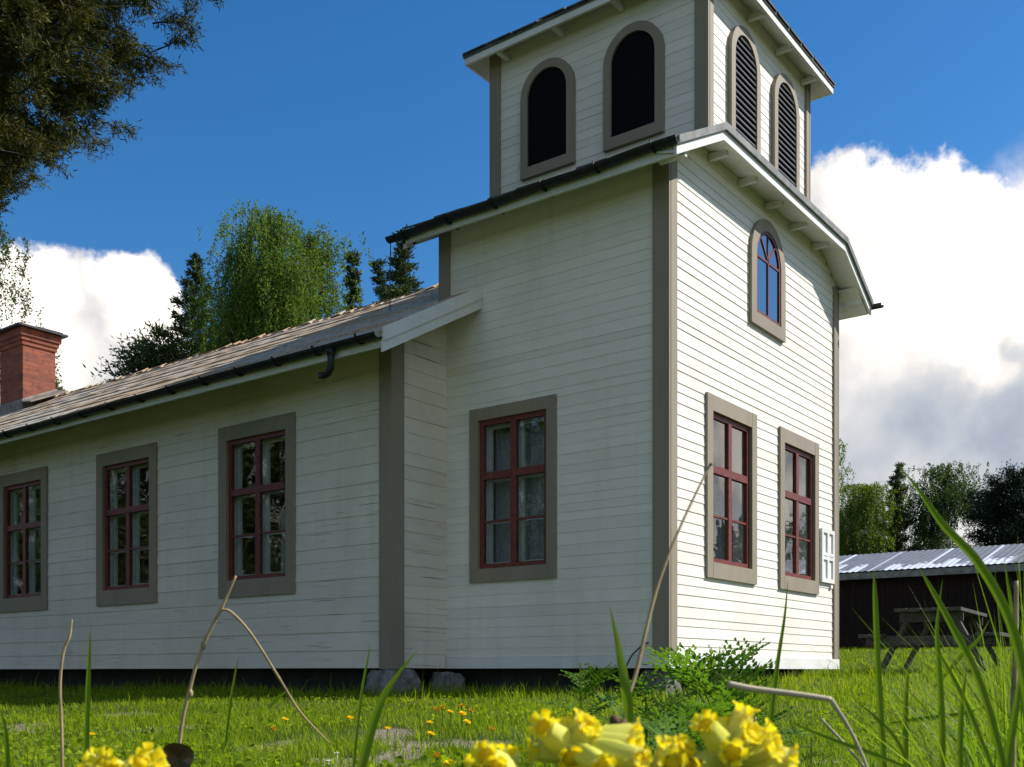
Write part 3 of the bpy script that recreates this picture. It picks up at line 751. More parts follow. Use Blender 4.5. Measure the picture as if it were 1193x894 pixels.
mb = MB(); mb.tube([(-.014, .20, ZB + .24), (-.03, .24, ZB + .235), (-.09, .34, ZB + .12), (-.13, .40, ZB - .02), (-.14, .44, ZB - .25)], .008, 6); mb.build('cable', 'gutter', church)

# white notice frames beside the right-hand front window
nb = thing('notice_board', 'white four-panel notice frame hung on the sunlit front wall by the corner', 'notice board', (4.13, -.03, 1.5))
mb = MB(); x0, x1, z0, z1 = 3.90, 4.33, 1.54, 2.21; zm, xm = 1.87, 4.115
def nbx(a, b, c_, d, o0=.012, o1=.044): fbox(mb, F_front, a, b, c_, d, o0, o1)
nbx(x0, x0+.05, z0, z1); nbx(x1-.05, x1, z0, z1); nbx(xm-.03, xm+.03, z0, z1)
for (a, b) in ((x0+.05, xm-.03), (xm+.03, x1-.05)):
    nbx(a, b, z0, z0+.05); nbx(a, b, z1-.05, z1); nbx(a, b, zm-.045, zm-.005); nbx(a, b, zm+.005, zm+.045)
mb.build('frame', 'white_trim', nb)
mb = MB(); fbox(mb, F_front, x0+.02, x1-.02, z0+.02, z1-.02, .008, .024); mb.build('panel', 'inner_white', nb)
mb = MB(); fbox(mb, F_front, x1-.09, x1-.02, z0-.06, z0-.002, .008, .03); mb.build('bracket', 'white_trim', nb)

# ------------------------------------------------------------------ shed and picnic table
SX = 18.0
sg = gh(SX, 0)
shed = thing('shed', 'long low dark red shed with pale patched corrugated metal roof', 'shed', (SX, 0, sg))
sy0, sy1, se, ridge = -9.0, 9.5, 2.93, 3.70
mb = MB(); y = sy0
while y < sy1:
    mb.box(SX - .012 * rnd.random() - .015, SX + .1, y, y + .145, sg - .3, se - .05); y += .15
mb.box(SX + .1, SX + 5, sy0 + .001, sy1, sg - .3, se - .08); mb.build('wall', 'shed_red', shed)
def corr(mb, xa, za, xb, zb, t=.018):
    ys = np.arange(sy0 - .3, sy1 + .3, .038); base = len(mb.v)
    for y in ys:
        o = t * .5 * math.sin(y * 2 * math.pi / .152); mb.v += [(xa, y, za + o), (xb, y, zb + o)]
    for i in range(len(ys) - 1): q = base + 2*i; mb.f.append((q, q+2, q+3, q+1))
mb = MB(); corr(mb, SX - .35, se + .02, SX + 2.5, ridge); corr(mb, SX + 2.5, ridge + .004, SX + 5.3, se); mb.build('roof', 'tin', shed)
mb = MB(); mb.box(SX - .32, SX - .285, sy0 - .28, sy1 + .28, se - .17, se - .01); mb.box(SX - .28, SX - .02, sy0 - .2, sy1 + .2, se - .06, se - .045); mb.build('eave_board', 'shed_trim', shed)

tc_ = at(1098, 783, 13.2); tg_ = gh(tc_.x, tc_.y)
table = thing('picnic_table', 'grey weathered picnic table with attached benches on the lawn before the shed', 'picnic table', (tc_.x, tc_.y, tg_), rz=math.atan2(FW.y, FW.x) + R(-33))
# local frame: x along the table, y across
Tm = table.matrix_basis
def tb(fn, name, m):
    mb = MB(); fn(mb); mb.v = [tuple(Tm @ Vector(p)) for p in mb.v]; return mb.build(name, m, table)
def planks(mb, y0, y1, z, n, L=.9, t=.04):
    w_ = (y1 - y0) / n
    for i in range(n): mb.box(-L - rnd.uniform(0, .02), L + rnd.uniform(0, .02), y0 + i*w_ + .005, y0 + (i+1)*w_ - .005, z - t + .001*i, z + .001*i)
tb(lambda m: planks(m, -.38, .38, .76, 5), 'tabletop', 'old_wood')
for s_ in (-1, 1):
    tb(lambda m: planks(m, s_*.66 - .14, s_*.66 + .14, .46, 2), 'bench', 'old_wood')
    tb(lambda m: m.bar((s_*.66, -.76, .385), (s_*.66, .76, .385), .045, .11), 'crossbeam', 'old_wood')
    tb(lambda m: m.bar((s_*.66, -.36, .66), (s_*.66, .36, .66), .045, .11), 'crossbeam', 'old_wood')
    for t_ in (-1, 1):
        tb(lambda m: m.bar((s_*.615, t_*.24, .71), (s_*.615, t_*.62, -.03), .05, .12, (1, 0, 0)), 'leg', 'old_wood')
    tb(lambda m: m.bar((s_*.58, 0, .64), (s_*.08, 0, .71), .05, .07), 'brace', 'old_wood')

# ------------------------------------------------------------------ trees
def branchy(mb, p, d, L, r, n=6, droop=0.0, wig=.12, rr=rnd):
    pts, rad = [Vector(p)], [r]; d = Vector(d).normalized(); q = Vector(p)
    for i in range(n):
        d = (d + Vector((rr.uniform(-wig, wig), rr.uniform(-wig, wig), rr.uniform(-wig, wig) - droop))).normalized()
        q = q + d * (L / n); pts.append(q.copy()); rad.append(max(.003, r * (1 - (i + 1) / (n + .4))))
    mb.tube(pts, rad, 5, False); return pts
def leaves_mesh(P, size, up_bias, r, aspect=.55, dirs=None):
    """one small pointed quad per position; dirs = long axis"""
    n = len(P); P = np.asarray(P)
    if dirs is None:
        dirs = r.normal(size=(n, 3))
    dirs = dirs + up_bias; dirs /= np.linalg.norm(dirs, axis=1)[:, None] + 1e-9
    o = r.normal(size=(n, 3)); side = np.cross(dirs, o); side /= np.linalg.norm(side, axis=1)[:, None] + 1e-9
    s = size * r.uniform(.65, 1.3, (n, 1))
    a = P; b = P + dirs*s*.5 + side*s*aspect*.5; c = P + dirs*s; d = P + dirs*s*.45 - side*s*aspect*.5
    V = np.stack([a, b, c, d], 1).reshape(-1, 3); F = np.arange(n*4).reshape(n, 4)
    return V, F
def make_birch(h, rad, m, seed, nstrand=620, leaf=.13, lmin=.8, lmax=2.6, low=.22):
    """weeping birch: a rounded crown of hanging twigs gathered in clumps on rising limbs"""
    r = np.random.default_rng(seed); rr = random.Random(seed)
    tr = MB(); pts = branchy(tr, (0, 0, -.3), (0, 0, 1), h * .95, .17 * h / 16, 12, 0, .012, rr)
    def env(f, a):
        e = math.sqrt(max(0, 1 - ((f - .6)/.4)**2)) if f > .6 else .8 + .2*f/.6
        return rad * e * (1 + .22*math.sin(3*a + 6*f + seed) + .12*math.sin(5*a - 9*f))
    clumps = []
    for i in range(int(26 + rad*14)):
        f = low + (1 - low) * rr.random()**.8; a = rr.uniform(0, 6.283); e = env(f, a); q = e * rr.uniform(.25, .95)
        c = Vector((math.cos(a)*q, math.sin(a)*q, f*h)); clumps.append((c, .30 + .22*rad*rr.random()))
        k = max(0, min(11.9, (f - .16)*12)); p = pts[int(k)]; d = c - p
        branchy(tr, p, d.normalized() + Vector((0, 0, .25)), d.length, .035*(1.15 - f)*h/12 + .006, 6, .07, .07, rr)
    clumps += [(pts[11] + Vector((0, 0, .2)), .3), (pts[12], .25)]
    P, D = [], []
    for i in range(nstrand):
        c, w_ = clumps[rr.randrange(len(clumps))]
        q = c + Vector((r.normal()*w_, r.normal()*w_, r.normal()*w_*.7 + .15)); q.z = min(q.z, h)
        L = rr.uniform(lmin, lmax) * rr.uniform(.4, 1) * (.4 + .6*min(1, max(0, (h - q.z))/3.5)); n = int(L / (leaf * .34)) + 4; dx, dy = r.normal()*.10, r.normal()*.10
        for k in range(n):
            t = k / n; P.append((q.x + dx*math.sqrt(t)*L + r.normal()*.05, q.y + dy*math.sqrt(t)*L + r.normal()*.05, q.z - t*L + .12*t)); D.append((r.normal()*.6, r.normal()*.6, -.7 + r.normal()*.3))
    V, F = leaves_mesh(np.array(P), leaf, 0, r, .6, np.array(D))
    return tr, V, F, m, 'bark_birch'
def make_pine(h, rad, m, seed, kind='cone', nb=70, dens=260, leaf=.34, low=.2):
    r = np.random.default_rng(seed); rr = random.Random(seed)
    tr = MB(); pts = branchy(tr, (0, 0, -.3), (0, 0, 1), h * .985, .16 * h / 14, 12, 0, .025, rr)
    P, D = [], []
    for i in range(nb):
        f = low + (1 - low) * (i + rr.random()) / nb; k = f * 12; j = int(min(11, k)); p = pts[j].lerp(pts[j+1], min(1, k - j)); a = i * 2.4 + rr.uniform(-.5, .5)
        g = (f - low) / (1 - low)
        env = rad * ((1 - g)**.9 * min(1, .55 + g*2.5) * (1 + .25*math.sin(i*1.9)) if kind == 'cone' else (max(.05, 1 - abs(g - .55)**2.4 * 3.4)) * 1.0)
        L = max(.12, env * rr.uniform(.72, 1.2)); lift = rr.uniform(-.05, .35) + (.5 * g if kind == 'cone' else .3)
        bp = branchy(tr, p, (math.cos(a), math.sin(a), lift), L, .05 * (1.1 - g) + .012, 5, .02 if kind == 'cone' else -.04, .13, rr)
        n = int(dens * (L / rad)**.9) + 30
        for _ in range(n):
            t = rr.random()**.6 * 4.999; q = bp[int(t)].lerp(bp[int(t)+1], t - int(t)); sp = (.05 + .10 * L / rad) * min(1, .35 + rad/2.6)
            if kind != 'cone': sp *= 1.7
            q = q + Vector((r.normal()*sp*1.3, r.normal()*sp*1.3, r.normal()*sp*.75)); P.append(tuple(q)); d = Vector((math.cos(a), math.sin(a), .5)) + Vector(r.normal(size=3)) * .75; D.append(tuple(d))
    V, F = leaves_mesh(np.array(P), leaf, 0, r, .30, np.array(D))
    return tr, V, F, m, 'bark_pine'
def plant(spec, name, label, x, ytop, d, group, h0, rz=0.0):
    """stand a built tree so that its top shows at photo x, ytop"""
    tr, V, F, m, bark = spec
    top = at(x, ytop, d); g = gh(top.x, top.y)
    zt = np.percentile(V[:, 2], 99.93); s = (top.z - g) / zt; up = V[V[:, 2] > zt * .9].mean(0)
    off = Matrix.Rotation(rz, 3, 'Z') @ Vector((up[0], up[1], 0)) * s; bx, by = top.x - off.x, top.y - off.y; g = gh(bx, by)
    t = thing(name, label, 'tree', (bx, by, g), group)
    t.matrix_basis = Matrix.Translation((bx, by, g)) @ Matrix.Rotation(rz, 4, 'Z') @ Matrix.Scale(s, 4)
    mb = MB(); mb.v = tr.v; mb.f = tr.f
    o = mb.build('trunk', bark, None, True); o.parent = t
    o = np_mesh('crown', V, [F], m, None); o.parent = t
    return t
GB = 'trees rising behind the nave roof'; GR = 'trees behind the metal-roofed shed'
plant(make_birch(17, 1.95, 'birch', 21, 2100, .088, 1.2, 4.6), 'birch_tree', 'tallest bright green weeping birch behind the nave roof', 314, 247, 38, GB, 17)
plant(make_birch(15, 1.0, 'birch', 22, 800, .085, 1.0, 3.8), 'birch_tree', 'slender green birch leaning on the tallest birch, on its chimney side', 281, 262, 39, GB, 15)
plant(make_birch(14, 1.15, 'birch', 23, 1000, .085, 1.0, 3.4), 'birch_tree', 'lower green birch between the tallest birch and small conifer', 368, 274, 39.5, GB, 14)
plant(make_pine(15, 3.3, 'pine_far', 24, 'cone', 110, 1000, .15), 'conifer_tree', 'broad dark conifer on the chimney side of the birches', 228, 298, 41, GB, 15)
plant(make_pine(12, 1.0, 'pine_far', 25, 'cone', 95, 560, .14), 'conifer_tree', 'small narrow conifer between the birches and the tower', 411, 296, 42, GB, 12)
plant(make_pine(13, 2.3, 'pine_far', 26, 'cone', 105, 800, .15), 'conifer_tree', 'dark pointed conifer just beneath the tower gutter end', 469, 268, 37, GB, 13)
plant(make_pine(13, 1.1, 'pine_far', 27, 'cone', 95, 560, .14), 'conifer_tree', 'narrow conifer top beside the pointed one nearest the tower', 443, 306, 41, GB, 13)
plant(make_pine(10, 1.4, 'pine_far', 28, 'round', 55, 520, .17, .35), 'pine_tree', 'ragged dark low pine at the foot of the broad conifer', 186, 386, 40, GB, 10)
plant(make_birch(14, 2.2, 'birch_blue', 29, 800, .09, 1.0, 3.0), 'birch_tree', 'pale birch at the picture edge behind the brick chimney', -24, 268, 33, GB, 14)
plant(make_pine(9, .9, 'pine_far', 30, 'cone', 60, 250, .17), 'conifer_tree', 'tiny conifer tip showing beside the chimney foot', 66, 447, 44, GB, 9)
# behind the shed
plant(make_birch(9, 2.0, 'birch_yellow', 31, 1500, .10, .8, 2.4, .12), 'birch_tree', 'bright yellow-green birch against the church corner', 996, 566, 44, GR, 9, .4)
plant(make_birch(9, 1.5, 'birch_yellow', 32, 1200, .10, .8, 2.4, .12), 'birch_tree', 'yellow-green birch next to the grey-green conifer', 1012, 566, 43, GR, 9, 2.)
plant(make_pine(11, 2.1, 'pine_grey', 33, 'cone', 100, 850, .16, .1), 'conifer_tree', 'grey-green conifer standing between the birches', 1046, 541, 45, GR, 11)
plant(make_birch(10, 2.2, 'birch_blue', 34, 2000, .10, .8, 2.6, .12), 'birch_tree', 'airy wide birch between the conifer and the dark pine', 1100, 542, 44, GR, 10)
plant(make_pine(10, 3.2, 'pine_black', 35, 'round', 90, 900, .2, .12), 'pine_tree', 'nearly black spreading pine at the picture edge', 1192, 543, 40, GR, 10)
plant(make_birch(12, .7, 'birch', 36, 380, .11, .8, 2.2), 'birch_tree', 'birch mostly hidden behind the church, twigs past its corner', 968, 512, 46, GR, 12)
# woods out of the picture that the window glass mirrors
GM = 'trees mirrored in the window glass'
protoB = make_birch(12, 2.8, 'birch_blue', 51, 300, .2, .8, 2.6, .12); protoP = make_pine(13, 2.6, 'pine_far', 52, 'cone', 60, 150, .42, .1)
def stand(spec, name, label, x, y, s, group):
    tr, V, F, m, bark = spec
    t = thing(name, label, 'tree', (x, y, gh(x, y)), group); t.matrix_basis = Matrix.Translation((x, y, gh(x, y))) @ Matrix.Scale(s, 4)
    mb = MB(); mb.v = tr.v; mb.f = tr.f; o = mb.build('trunk', bark, None, True); o.parent = t
    o = np_mesh('crown', V, [F], m, None); o.parent = t; return t
mb_ = stand(protoB, 'birch_tree', 'birch of the wood across the lawn', 28, -26, .5, GM); mp_ = stand(protoP, 'conifer_tree', 'conifer of the wood across the lawn', 33, -25, .5, GM)
for i, (x, y, s, a, k) in enumerate([(23, -28, .8, 1, 0), (36, -20, 1.0, 2, 0), (38, -29, .9, 3, 1), (33, -14.5, .9, 3, 1), (36, -13, 1.0, .3, 0), (40, -18.5, 1.0, 1.3, 1), (44, -17, 1.1, 2.3, 0), (39, -21, .8, 4.3, 1), (48, -22, 1.2, 5.3, 1), (34, -17, .7, 2.7, 0), (46, -14, 1.0, 2.9, 1), (44, -23, 1.1, 4, 0), (18, -33, .9, 5, 1), (30, -34, 1.1, 0.5, 0), (-22, 15, .8, 1, 1), (-27, 21, .9, 2, 0), (-18, 24, .9, 3, 1), (-31, 13, 1.0, 4, 0), (-25, 30, 1., 5, 1), (-14, 30, .9, 2.2, 0)] + [(-16 - 7*(k % 3) + 1.5*math.sin(k*2.3), 14 + 1.05*k, .72 + .12*math.sin(k*1.7), k*1.3, k % 2) for k in range(34)]):
    c_ = copy_tree(mp_ if k else mb_); c_.matrix_basis = Matrix.Translation((x, y, gh(x, y))) @ Matrix.Rotation(a, 4, 'Z') @ Matrix.Scale(s * (.5 if x > 0 else 1), 4)

# the near pine whose crown hangs into the picture
def near_pine():
    base = at(-118, 783, 9.6); g = gh(base.x, base.y); H = 11.5
    t = thing('pine_tree', 'old pine with brownish dark needles overhanging from the upper picture corner', 'tree', (base.x, base.y, g))
    rr = random.Random(77); r = np.random.default_rng(77)
    tr = MB(); pts = branchy(tr, (base.x, base.y, g - .3), (0, 0, 1), H, .24, 12, 0, .02, rr)
    def env(z, a):
        e = min(2.95, .95 + (z - 4.80) * 1.10) if z < 8.6 else 2.95 * max(0, 1 - ((z - 8.6) / 3.0)**1.6)
        return .80 * max(.25, e) * (1 + .13 * math.sin(3*a + 2.1*z) + .09 * math.sin(7*a - 3.7*z))
    tips = []
    def spray(q, d, L):
        sp = branchy(tr, q, d, L, .010, 4, .02, .30, rr)
        for u in range(6):
            s_ = sp[1 + (u % 4)]; d2 = d.normalized() + Vector(r.normal(size=3))*.75
            tw = branchy(tr, s_, d2, rr.uniform(.08, .2), .004, 2, -.05, .2, rr); tips.append((tw[1], tw[1]-tw[0])); tips.append((tw[2], tw[2]-tw[1]))
    for i in range(58):                # main boughs
        f = rr.uniform(.38, .97); k = f*12; j = int(min(11, k)); p = pts[j].lerp(pts[j+1], k - j); a = rr.uniform(0, 2*math.pi)
        e = env(p.z + .3, a)
        branchy(tr, p, (math.cos(a), math.sin(a), rr.uniform(-.1, .3)), e * rr.uniform(.75, .95), .05, 7, .0, .14, rr)
    n = 0
    while n < 2500:
        z = rr.uniform(4.75, 11.2); a = rr.uniform(0, 2*math.pi); e = env(z, a); q = e * rr.uniform(.12, 1.0)**.55
        if z > 8.2 and rr.random() < .45: continue
        p = Vector((base.x + math.cos(a)*q, base.y + math.sin(a)*q, z)); gap = mnoise.noise(p * 1.5) + .35 * mnoise.noise(p * 3.5)
        if gap < -.32 or (q < e*.4 and gap < .05): continue
        d = Vector((math.cos(a), math.sin(a), rr.uniform(-.5, .5))); spray(p - d*.25, d, rr.uniform(.22, .42)); n += 1
    tr.build('trunk', 'bark_dark', t, True)
    kN = 24
    C = np.repeat(np.array([tuple(a) for a, b in tips]), kN, 0); D = np.repeat(np.array([tuple(b.normalized()) for a, b in tips]), kN, 0)
    D = D * .5 + r.normal(size=C.shape) * .62; C = C + r.normal(size=C.shape) * .03
    V, F = leaves_mesh(C, .066, 0, r, .17, D)
    np_mesh('crown', V, [F], 'pine_near', t)
near_pine()

# ------------------------------------------------------------------ ground
def px_patch(x, y, rx, ry):
    p = on_ground(x, y); return p
bare = []
for (x, y, a, b) in [(12, 846, .55, .35), (30, 851, .4, .3), (165, 852, .35, .18), (226, 846, .42, .2), (322, 869, .22, .3), (452, 858, .30, .5), (470, 880, .25, .4), (440, 893, .4, .3), (540, 866, .45, .2), (575, 864, .3, .16), (590, 890, .2, .2), (400, 884, .2, .14), (900, 884, .35, .16), (960, 886, .3, .12), (145, 832, .4, .3), (-40, 850, .6, .4)]:
    p = on_ground(x, y); bare.append((p.x, p.y, a * .48, b * 1.1))
def bareness(X, Y):
    v = np.zeros(np.shape(X))
    for (bx, by, a, b) in bare:
        dx, dy = X - bx, Y - by; u = dx*RT.x + dy*RT.y; w_ = dx*FW.x + dy*FW.y
        q = np.sqrt((u/a)**2 + (w_/b)**2) + .34*np.sin(9*u + 3*w_ + bx) * np.cos(7*w_ - 2*u) + .22*np.sin(31*u + 11*w_) * np.cos(23*w_ - 9*u + by)
        v = np.maximum(v, 1 - sstep(.65, 1.15, q))
    return v
def make_ground():
    n = 300; s = np.linspace(-1, 1, n); k = 6.6; g = np.sinh(k*s)/np.sinh(k) * 600
    u, w_ = np.meshgrid(g, g, indexing='ij')           # across, ahead; densest some metres before the camera
    X = CAM.x + RT.x*u + FW.x*(w_ + 4.5); Y = CAM.y + RT.y*u + FW.y*(w_ + 4.5)
    Z = ground_h(X, Y) - .012*bareness(X, Y)
    V = np.stack([X, Y, Z], -1).reshape(-1, 3); i = np.arange(n*n).reshape(n, n)
    F = np.stack([i[:-1, :-1], i[1:, :-1], i[1:, 1:], i[:-1, 1:]], -1).reshape(-1, 4)
    m, nt, ns, L = mat_new('lawn_soil')
    out = N(nt, 'ShaderNodeOutputMaterial'); b = N(nt, 'ShaderNodeBsdfPrincipled'); L.new(b.outputs[0], out.inputs[0]); b.inputs['Roughness'].default_value = .95; b.inputs['Specular IOR Level'].default_value = .1
    ge = N(nt, 'ShaderNodeNewGeometry'); at_ = N(nt, 'ShaderNodeAttribute'); at_.attribute_name = 'bare'
    n1 = N(nt, 'ShaderNodeTexNoise'); n1.inputs['Scale'].default_value = 3; n1.inputs['Detail'].default_value = 8; n2 = N(nt, 'ShaderNodeTexNoise'); n2.inputs['Scale'].default_value = 70; n2.inputs['Detail'].default_value = 6
    vo = N(nt, 'ShaderNodeTexVoronoi'); vo.inputs['Scale'].default_value = 85
    for q in (n1, n2, vo): L.new(ge.outputs['Position'], q.inputs['Vector'])
    gr = ramp(nt, [(.3, (.030, .048, .010)), (.6, (.062, .088, .018)), (.75, (.10, .085, .04))], n1.outputs['Fac'])
    gv = ramp(nt, [(.0, (.11, .088, .065)), (.4, (.21, .165, .125)), (.8, (.30, .25, .20)), (1, (.42, .38, .33))], vo.outputs['Color'])
    ad = N(nt, 'ShaderNodeMath', operation='ADD'); L.new(at_.outputs['Fac'], ad.inputs[0]); ml = N(nt, 'ShaderNodeMath', operation='MULTIPLY_ADD'); ml.inputs[1].default_value = 1.7; ml.inputs[2].default_value = -.85
    L.new(n2.outputs['Fac'], ml.inputs[0]); L.new(ml.outputs[0], ad.inputs[1])
    f = ramp(nt, [(.35, (0, 0, 0)), (.6, (1, 1, 1))], ad.outputs[0])
    mx = N(nt, 'ShaderNodeMixRGB'); L.new(f.outputs[0], mx.inputs[0]); L.new(gr.outputs[0], mx.inputs[1]); L.new(gv.outputs[0], mx.inputs[2]); L.new(mx.outputs[0], b.inputs['Base Color'])
    bp = N(nt, 'ShaderNodeBump'); bp.inputs['Strength'].default_value = .9; bp.inputs['Distance'].default_value = .012; L.new(vo.outputs['Distance'], bp.inputs['Height']); L.new(bp.outputs[0], b.inputs['Normal'])
    M['ground'] = m
    o = np_mesh('ground', V, [F], 'ground', None, True); tag(o, kind='structure')
    a = o.data.attributes.new('bare', 'FLOAT', 'POINT'); a.data.foreach_set('value', bareness(X, Y).ravel().astype(np.float32))
make_ground()

# ------------------------------------------------------------------ lawn
def in_building(X, Y):
    return ((X > -.02) & (X < WX) & (Y > .02) & (Y < TD + .3)) | ((X > NX0 + .1) & (X < NX1) & (Y > TD + .05) & (Y < NY1)) | ((X > SX - .05) & (X < SX + 5) & (Y > sy0) & (Y < sy1))
def ribbon(P, H, W, az, lean, r, bend=1.0):
    """grass blades: two-part bent ribbons, 5 verts each"""
    n = len(P); c, s = np.cos(az), np.sin(az); d = np.stack([c, s, np.zeros(n)], 1)
    fa = az + np.pi/2 + r.normal(0, .5, n); side = np.stack([np.cos(fa), np.sin(fa), np.zeros(n)], 1) * (W/2)[:, None]
    up = np.array([0, 0, 1.0])
    m_ = P + up*(H*.55)[:, None] + d*(H*lean*.35)[:, None]; t = P + up*(H*(1 - .25*lean*bend))[:, None] + d*(H*lean)[:, None]
    V = np.stack([P - side, P + side, m_ + side*.8, m_ - side*.8, t], 1).reshape(-1, 3); i = np.arange(n)*5
    Q = np.stack([i, i+1, i+2, i+3], 1); T = np.stack([i+3, i+2, i+4], 1)
    return V, Q, T
def lawn():
    r = np.random.default_rng(5); n = 250000
    d = 1.5 * (30/1.5)**(r.random(n)**.72)                    # metres ahead, denser far out where area grows
    u = r.uniform(-.62, .62, n) * d
    X = CAM.x + FW.x*d + RT.x*u; Y = CAM.y + FW.y*d + RT.y*u
    cl = np.sin(X*3.1 + 2*np.sin(Y*2.3)) * np.cos(Y*3.7 + X) * .5 + .5
    keep = ~in_building(X, Y) & (r.random(n) > bareness(X, Y)*.80) & (r.random(n) < .55 + .45*cl)
    X, Y, d, cl = X[keep], Y[keep], d[keep], cl[keep]; n = len(X)
    P = np.stack([X, Y, ground_h(X, Y) - .008], 1)
    shade = (X - Y < 0) & (X < 0) & (d > 7)
    H = r.uniform(.028, .07, n) * (.7 + .6*cl); H = H * np.where(d < 4, .85, 1) * np.where((d > 8.5) & (X > -1.5), 1.25, 1)
    tall = r.random(n) < .018; H = np.where(tall, H*2.1, H)
    wall = (X > NX0 - 1.0) & (X < WX + .3) & (d > 8.5); H = np.where(wall & (r.random(n) < .45), H*1.9, H)
    W = .0028 * (.55 + d*.16) * r.uniform(.7, 1.3, n)
    V, Q, T = ribbon(P, H, W, r.uniform(0, 2*np.pi, n), r.uniform(.1, .9, n), r)
    # broad little leaves (clover, dandelion leaves) flat in the lawn
    k = 16000; d2 = 2.0 * (11/2.0)**(r.random(k)**.8); u2 = r.uniform(-.6, .6, k)*d2; X2 = CAM.x + FW.x*d2 + RT.x*u2; Y2 = CAM.y + FW.y*d2 + RT.y*u2
    c2 = np.sin(X2*1.7 + np.sin(Y2*1.1)*2) * np.cos(Y2*1.9) > .0; kp = ~in_building(X2, Y2) & c2 & (r.random(k) > bareness(X2, Y2)*.9); X2, Y2, d2 = X2[kp], Y2[kp], d2[kp]
    P2 = np.stack([X2, Y2, ground_h(X2, Y2) + r.uniform(.006, .05, len(X2))], 1); D2 = r.normal(size=(len(X2), 3)); D2[:, 2] = np.abs(D2[:, 2])*.35
    V2, F2 = leaves_mesh(P2, .028, 0, r, .6, D2)
    o = np_mesh('grass', np.concatenate([V, V2]), [np.concatenate([Q, F2 + len(V)]), T], 'grass')
    tag(o, 'short green lawn grass round the church', 'grass', kind='stuff')
lawn()
def tall_clump():
    """the dense rank grass at the right-hand edge, close to the camera"""
    r = np.random.default_rng(9); n = 4200
    d = r.uniform(.85, 2.6, n); x = 1080 + r.normal(85, 75, n); x = np.clip(x, 985, 1330)
    u = d*(x - CX)/FPX; X = CAM.x + FW.x*d + RT.x*u; Y = CAM.y + FW.y*d + RT.y*u
    P = np.stack([X, Y, ground_h(X, Y) - .01], 1); rise = np.clip((x - 1065)/120, 0, 1)
    H = r.uniform(.14, .46, n) * (.30 + .70*rise); W = r.uniform(.0016, .0042, n)
    V, Q, T = ribbon(P, H, W, r.uniform(0, 6.28, n), r.uniform(.05, .75, n), r)
    o = np_mesh('tall_grass', V, [Q, T], 'tall_grass'); tag(o, 'rank tall grass close to the camera at the lower picture corner', 'grass', kind='stuff')
    m = 900; d = r.uniform(1.0, 3.4, m); x = r.uniform(-80, 1250, m); u = d*(x - CX)/FPX; X = CAM.x + FW.x*d + RT.x*u; Y = CAM.y + FW.y*d + RT.y*u
    P = np.stack([X, Y, ground_h(X, Y) - .01], 1)
    V, Q, T = ribbon(P, r.uniform(.07, .17, m), r.uniform(.002, .0042, m), r.uniform(0, 6.28, m), r.uniform(.2, 1.0, m), r)
    o = np_mesh('meadow_grass', V, [Q, T], 'tall_grass'); tag(o, 'loose longer grass standing in the near lawn', 'grass', kind='stuff')
tall_clump()

# ------------------------------------------------------------------ single blades and straws near the camera
def smooth_pts(pts, n=14):
    """Catmull-Rom through px control points (x, y, depth, width px)"""
    P = [np.array(p, float) for p in pts]; P = [2*P[0] - P[1]] + P + [2*P[-1] - P[-2]]; out = []
    segs = len(P) - 3
    for i in range(segs):
        for k in range(n if i < segs - 1 else n + 1):
            t = k / n; a, b, c, d = P[i:i+4]
            out.append(.5*((2*b) + (-a + c)*t + (2*a - 5*b + 4*c - d)*t*t + (-a + 3*b - 3*c + d)*t**3))
    return out
def blade(label, pts, m='tall_grass', group='long grass blades close to the camera', name='grass_blade', fold=.25):
    """a folded leaf of grass through the points given"""
    L = smooth_pts(pts, 10); mb = MB(); n = len(L)
    W3 = [at(p[0], p[1], p[2]) for p in L]
    for i, p in enumerate(L):
        t = (W3[min(i+1, n-1)] - W3[max(i-1, 0)]).normalized(); side = t.cross(FW).normalized(); nrm = side.cross(t)
        w_ = max(.15, p[3]) * .74 * p[2] / FPX / 2
        mb.v += [tuple(W3[i] - side*w_ + nrm*w_*fold), tuple(W3[i]), tuple(W3[i] + side*w_ + nrm*w_*fold)]
    for i in range(n-1):
        q = 3*i; mb.f += [(q, q+1, q+4, q+3), (q+1, q+2, q+5, q+4)]
    return tag(mb.build(name, m, None, True), label, 'grass blade', group)
def straw(label, chains, m='dry', name='dry_stalk', group='dry straws close to the camera', knots=()):
    mb = MB()
    for pts in chains:
        L = smooth_pts(pts, 8); mb.tube([at(p[0], p[1], p[2]) for p in L], [max(.2, p[3])*p[2]/FPX/2 for p in L], 7)
    for (x, y, d, s_) in knots:
        c_ = at(x, y, d); k = s_*d/FPX; mb.tube([c_ - Vector((0, 0, k)), c_ - Vector((0, 0, k*.4)), c_ + Vector((0, 0, k*.4)), c_ + Vector((0, 0, k))], [k*.3, k*.6, k*.6, k*.3], 7)
    return tag(mb.build(name, m, None, True), label, 'dry stalk', group)
straw('forked dry stalk with a bent-over limb in front of the nave', [[(204, 1010, .95, 5), (209, 870, .95, 4.6), (222, 800, .95, 4.4), (237, 752, .95, 4.2), (258, 709, .95, 4), (275, 671, .95, 2.6)], [(258, 710, .95, 3.2), (270, 714, .95, 3.2), (292, 738, .96, 3.2), (322, 785, .97, 3), (350, 830, .98, 2.6), (384, 866, 1.0, 1.4)]], knots=[(237, 752, .95, 5), (222, 808, .95, 5)])
straw('upright brown stalk with crooked tip, left of the green blade', [[(74, 1020, 1.0, 4.6), (72, 860, 1.0, 4), (70, 800, 1.0, 3.6), (74, 760, 1.0, 3.4), (81, 742, 1.0, 3), (84, 722, 1.0, 1.6)]])
straw('tall leaning straw rising across the tower corner', [[(712, 1020, .55, 6), (726, 846, .55, 5), (742, 780, .56, 4.8), (764, 690, .57, 4.2), (790, 620, .58, 3.4), (824, 548, .6, 2.4), (829, 541, .6, 4)]])
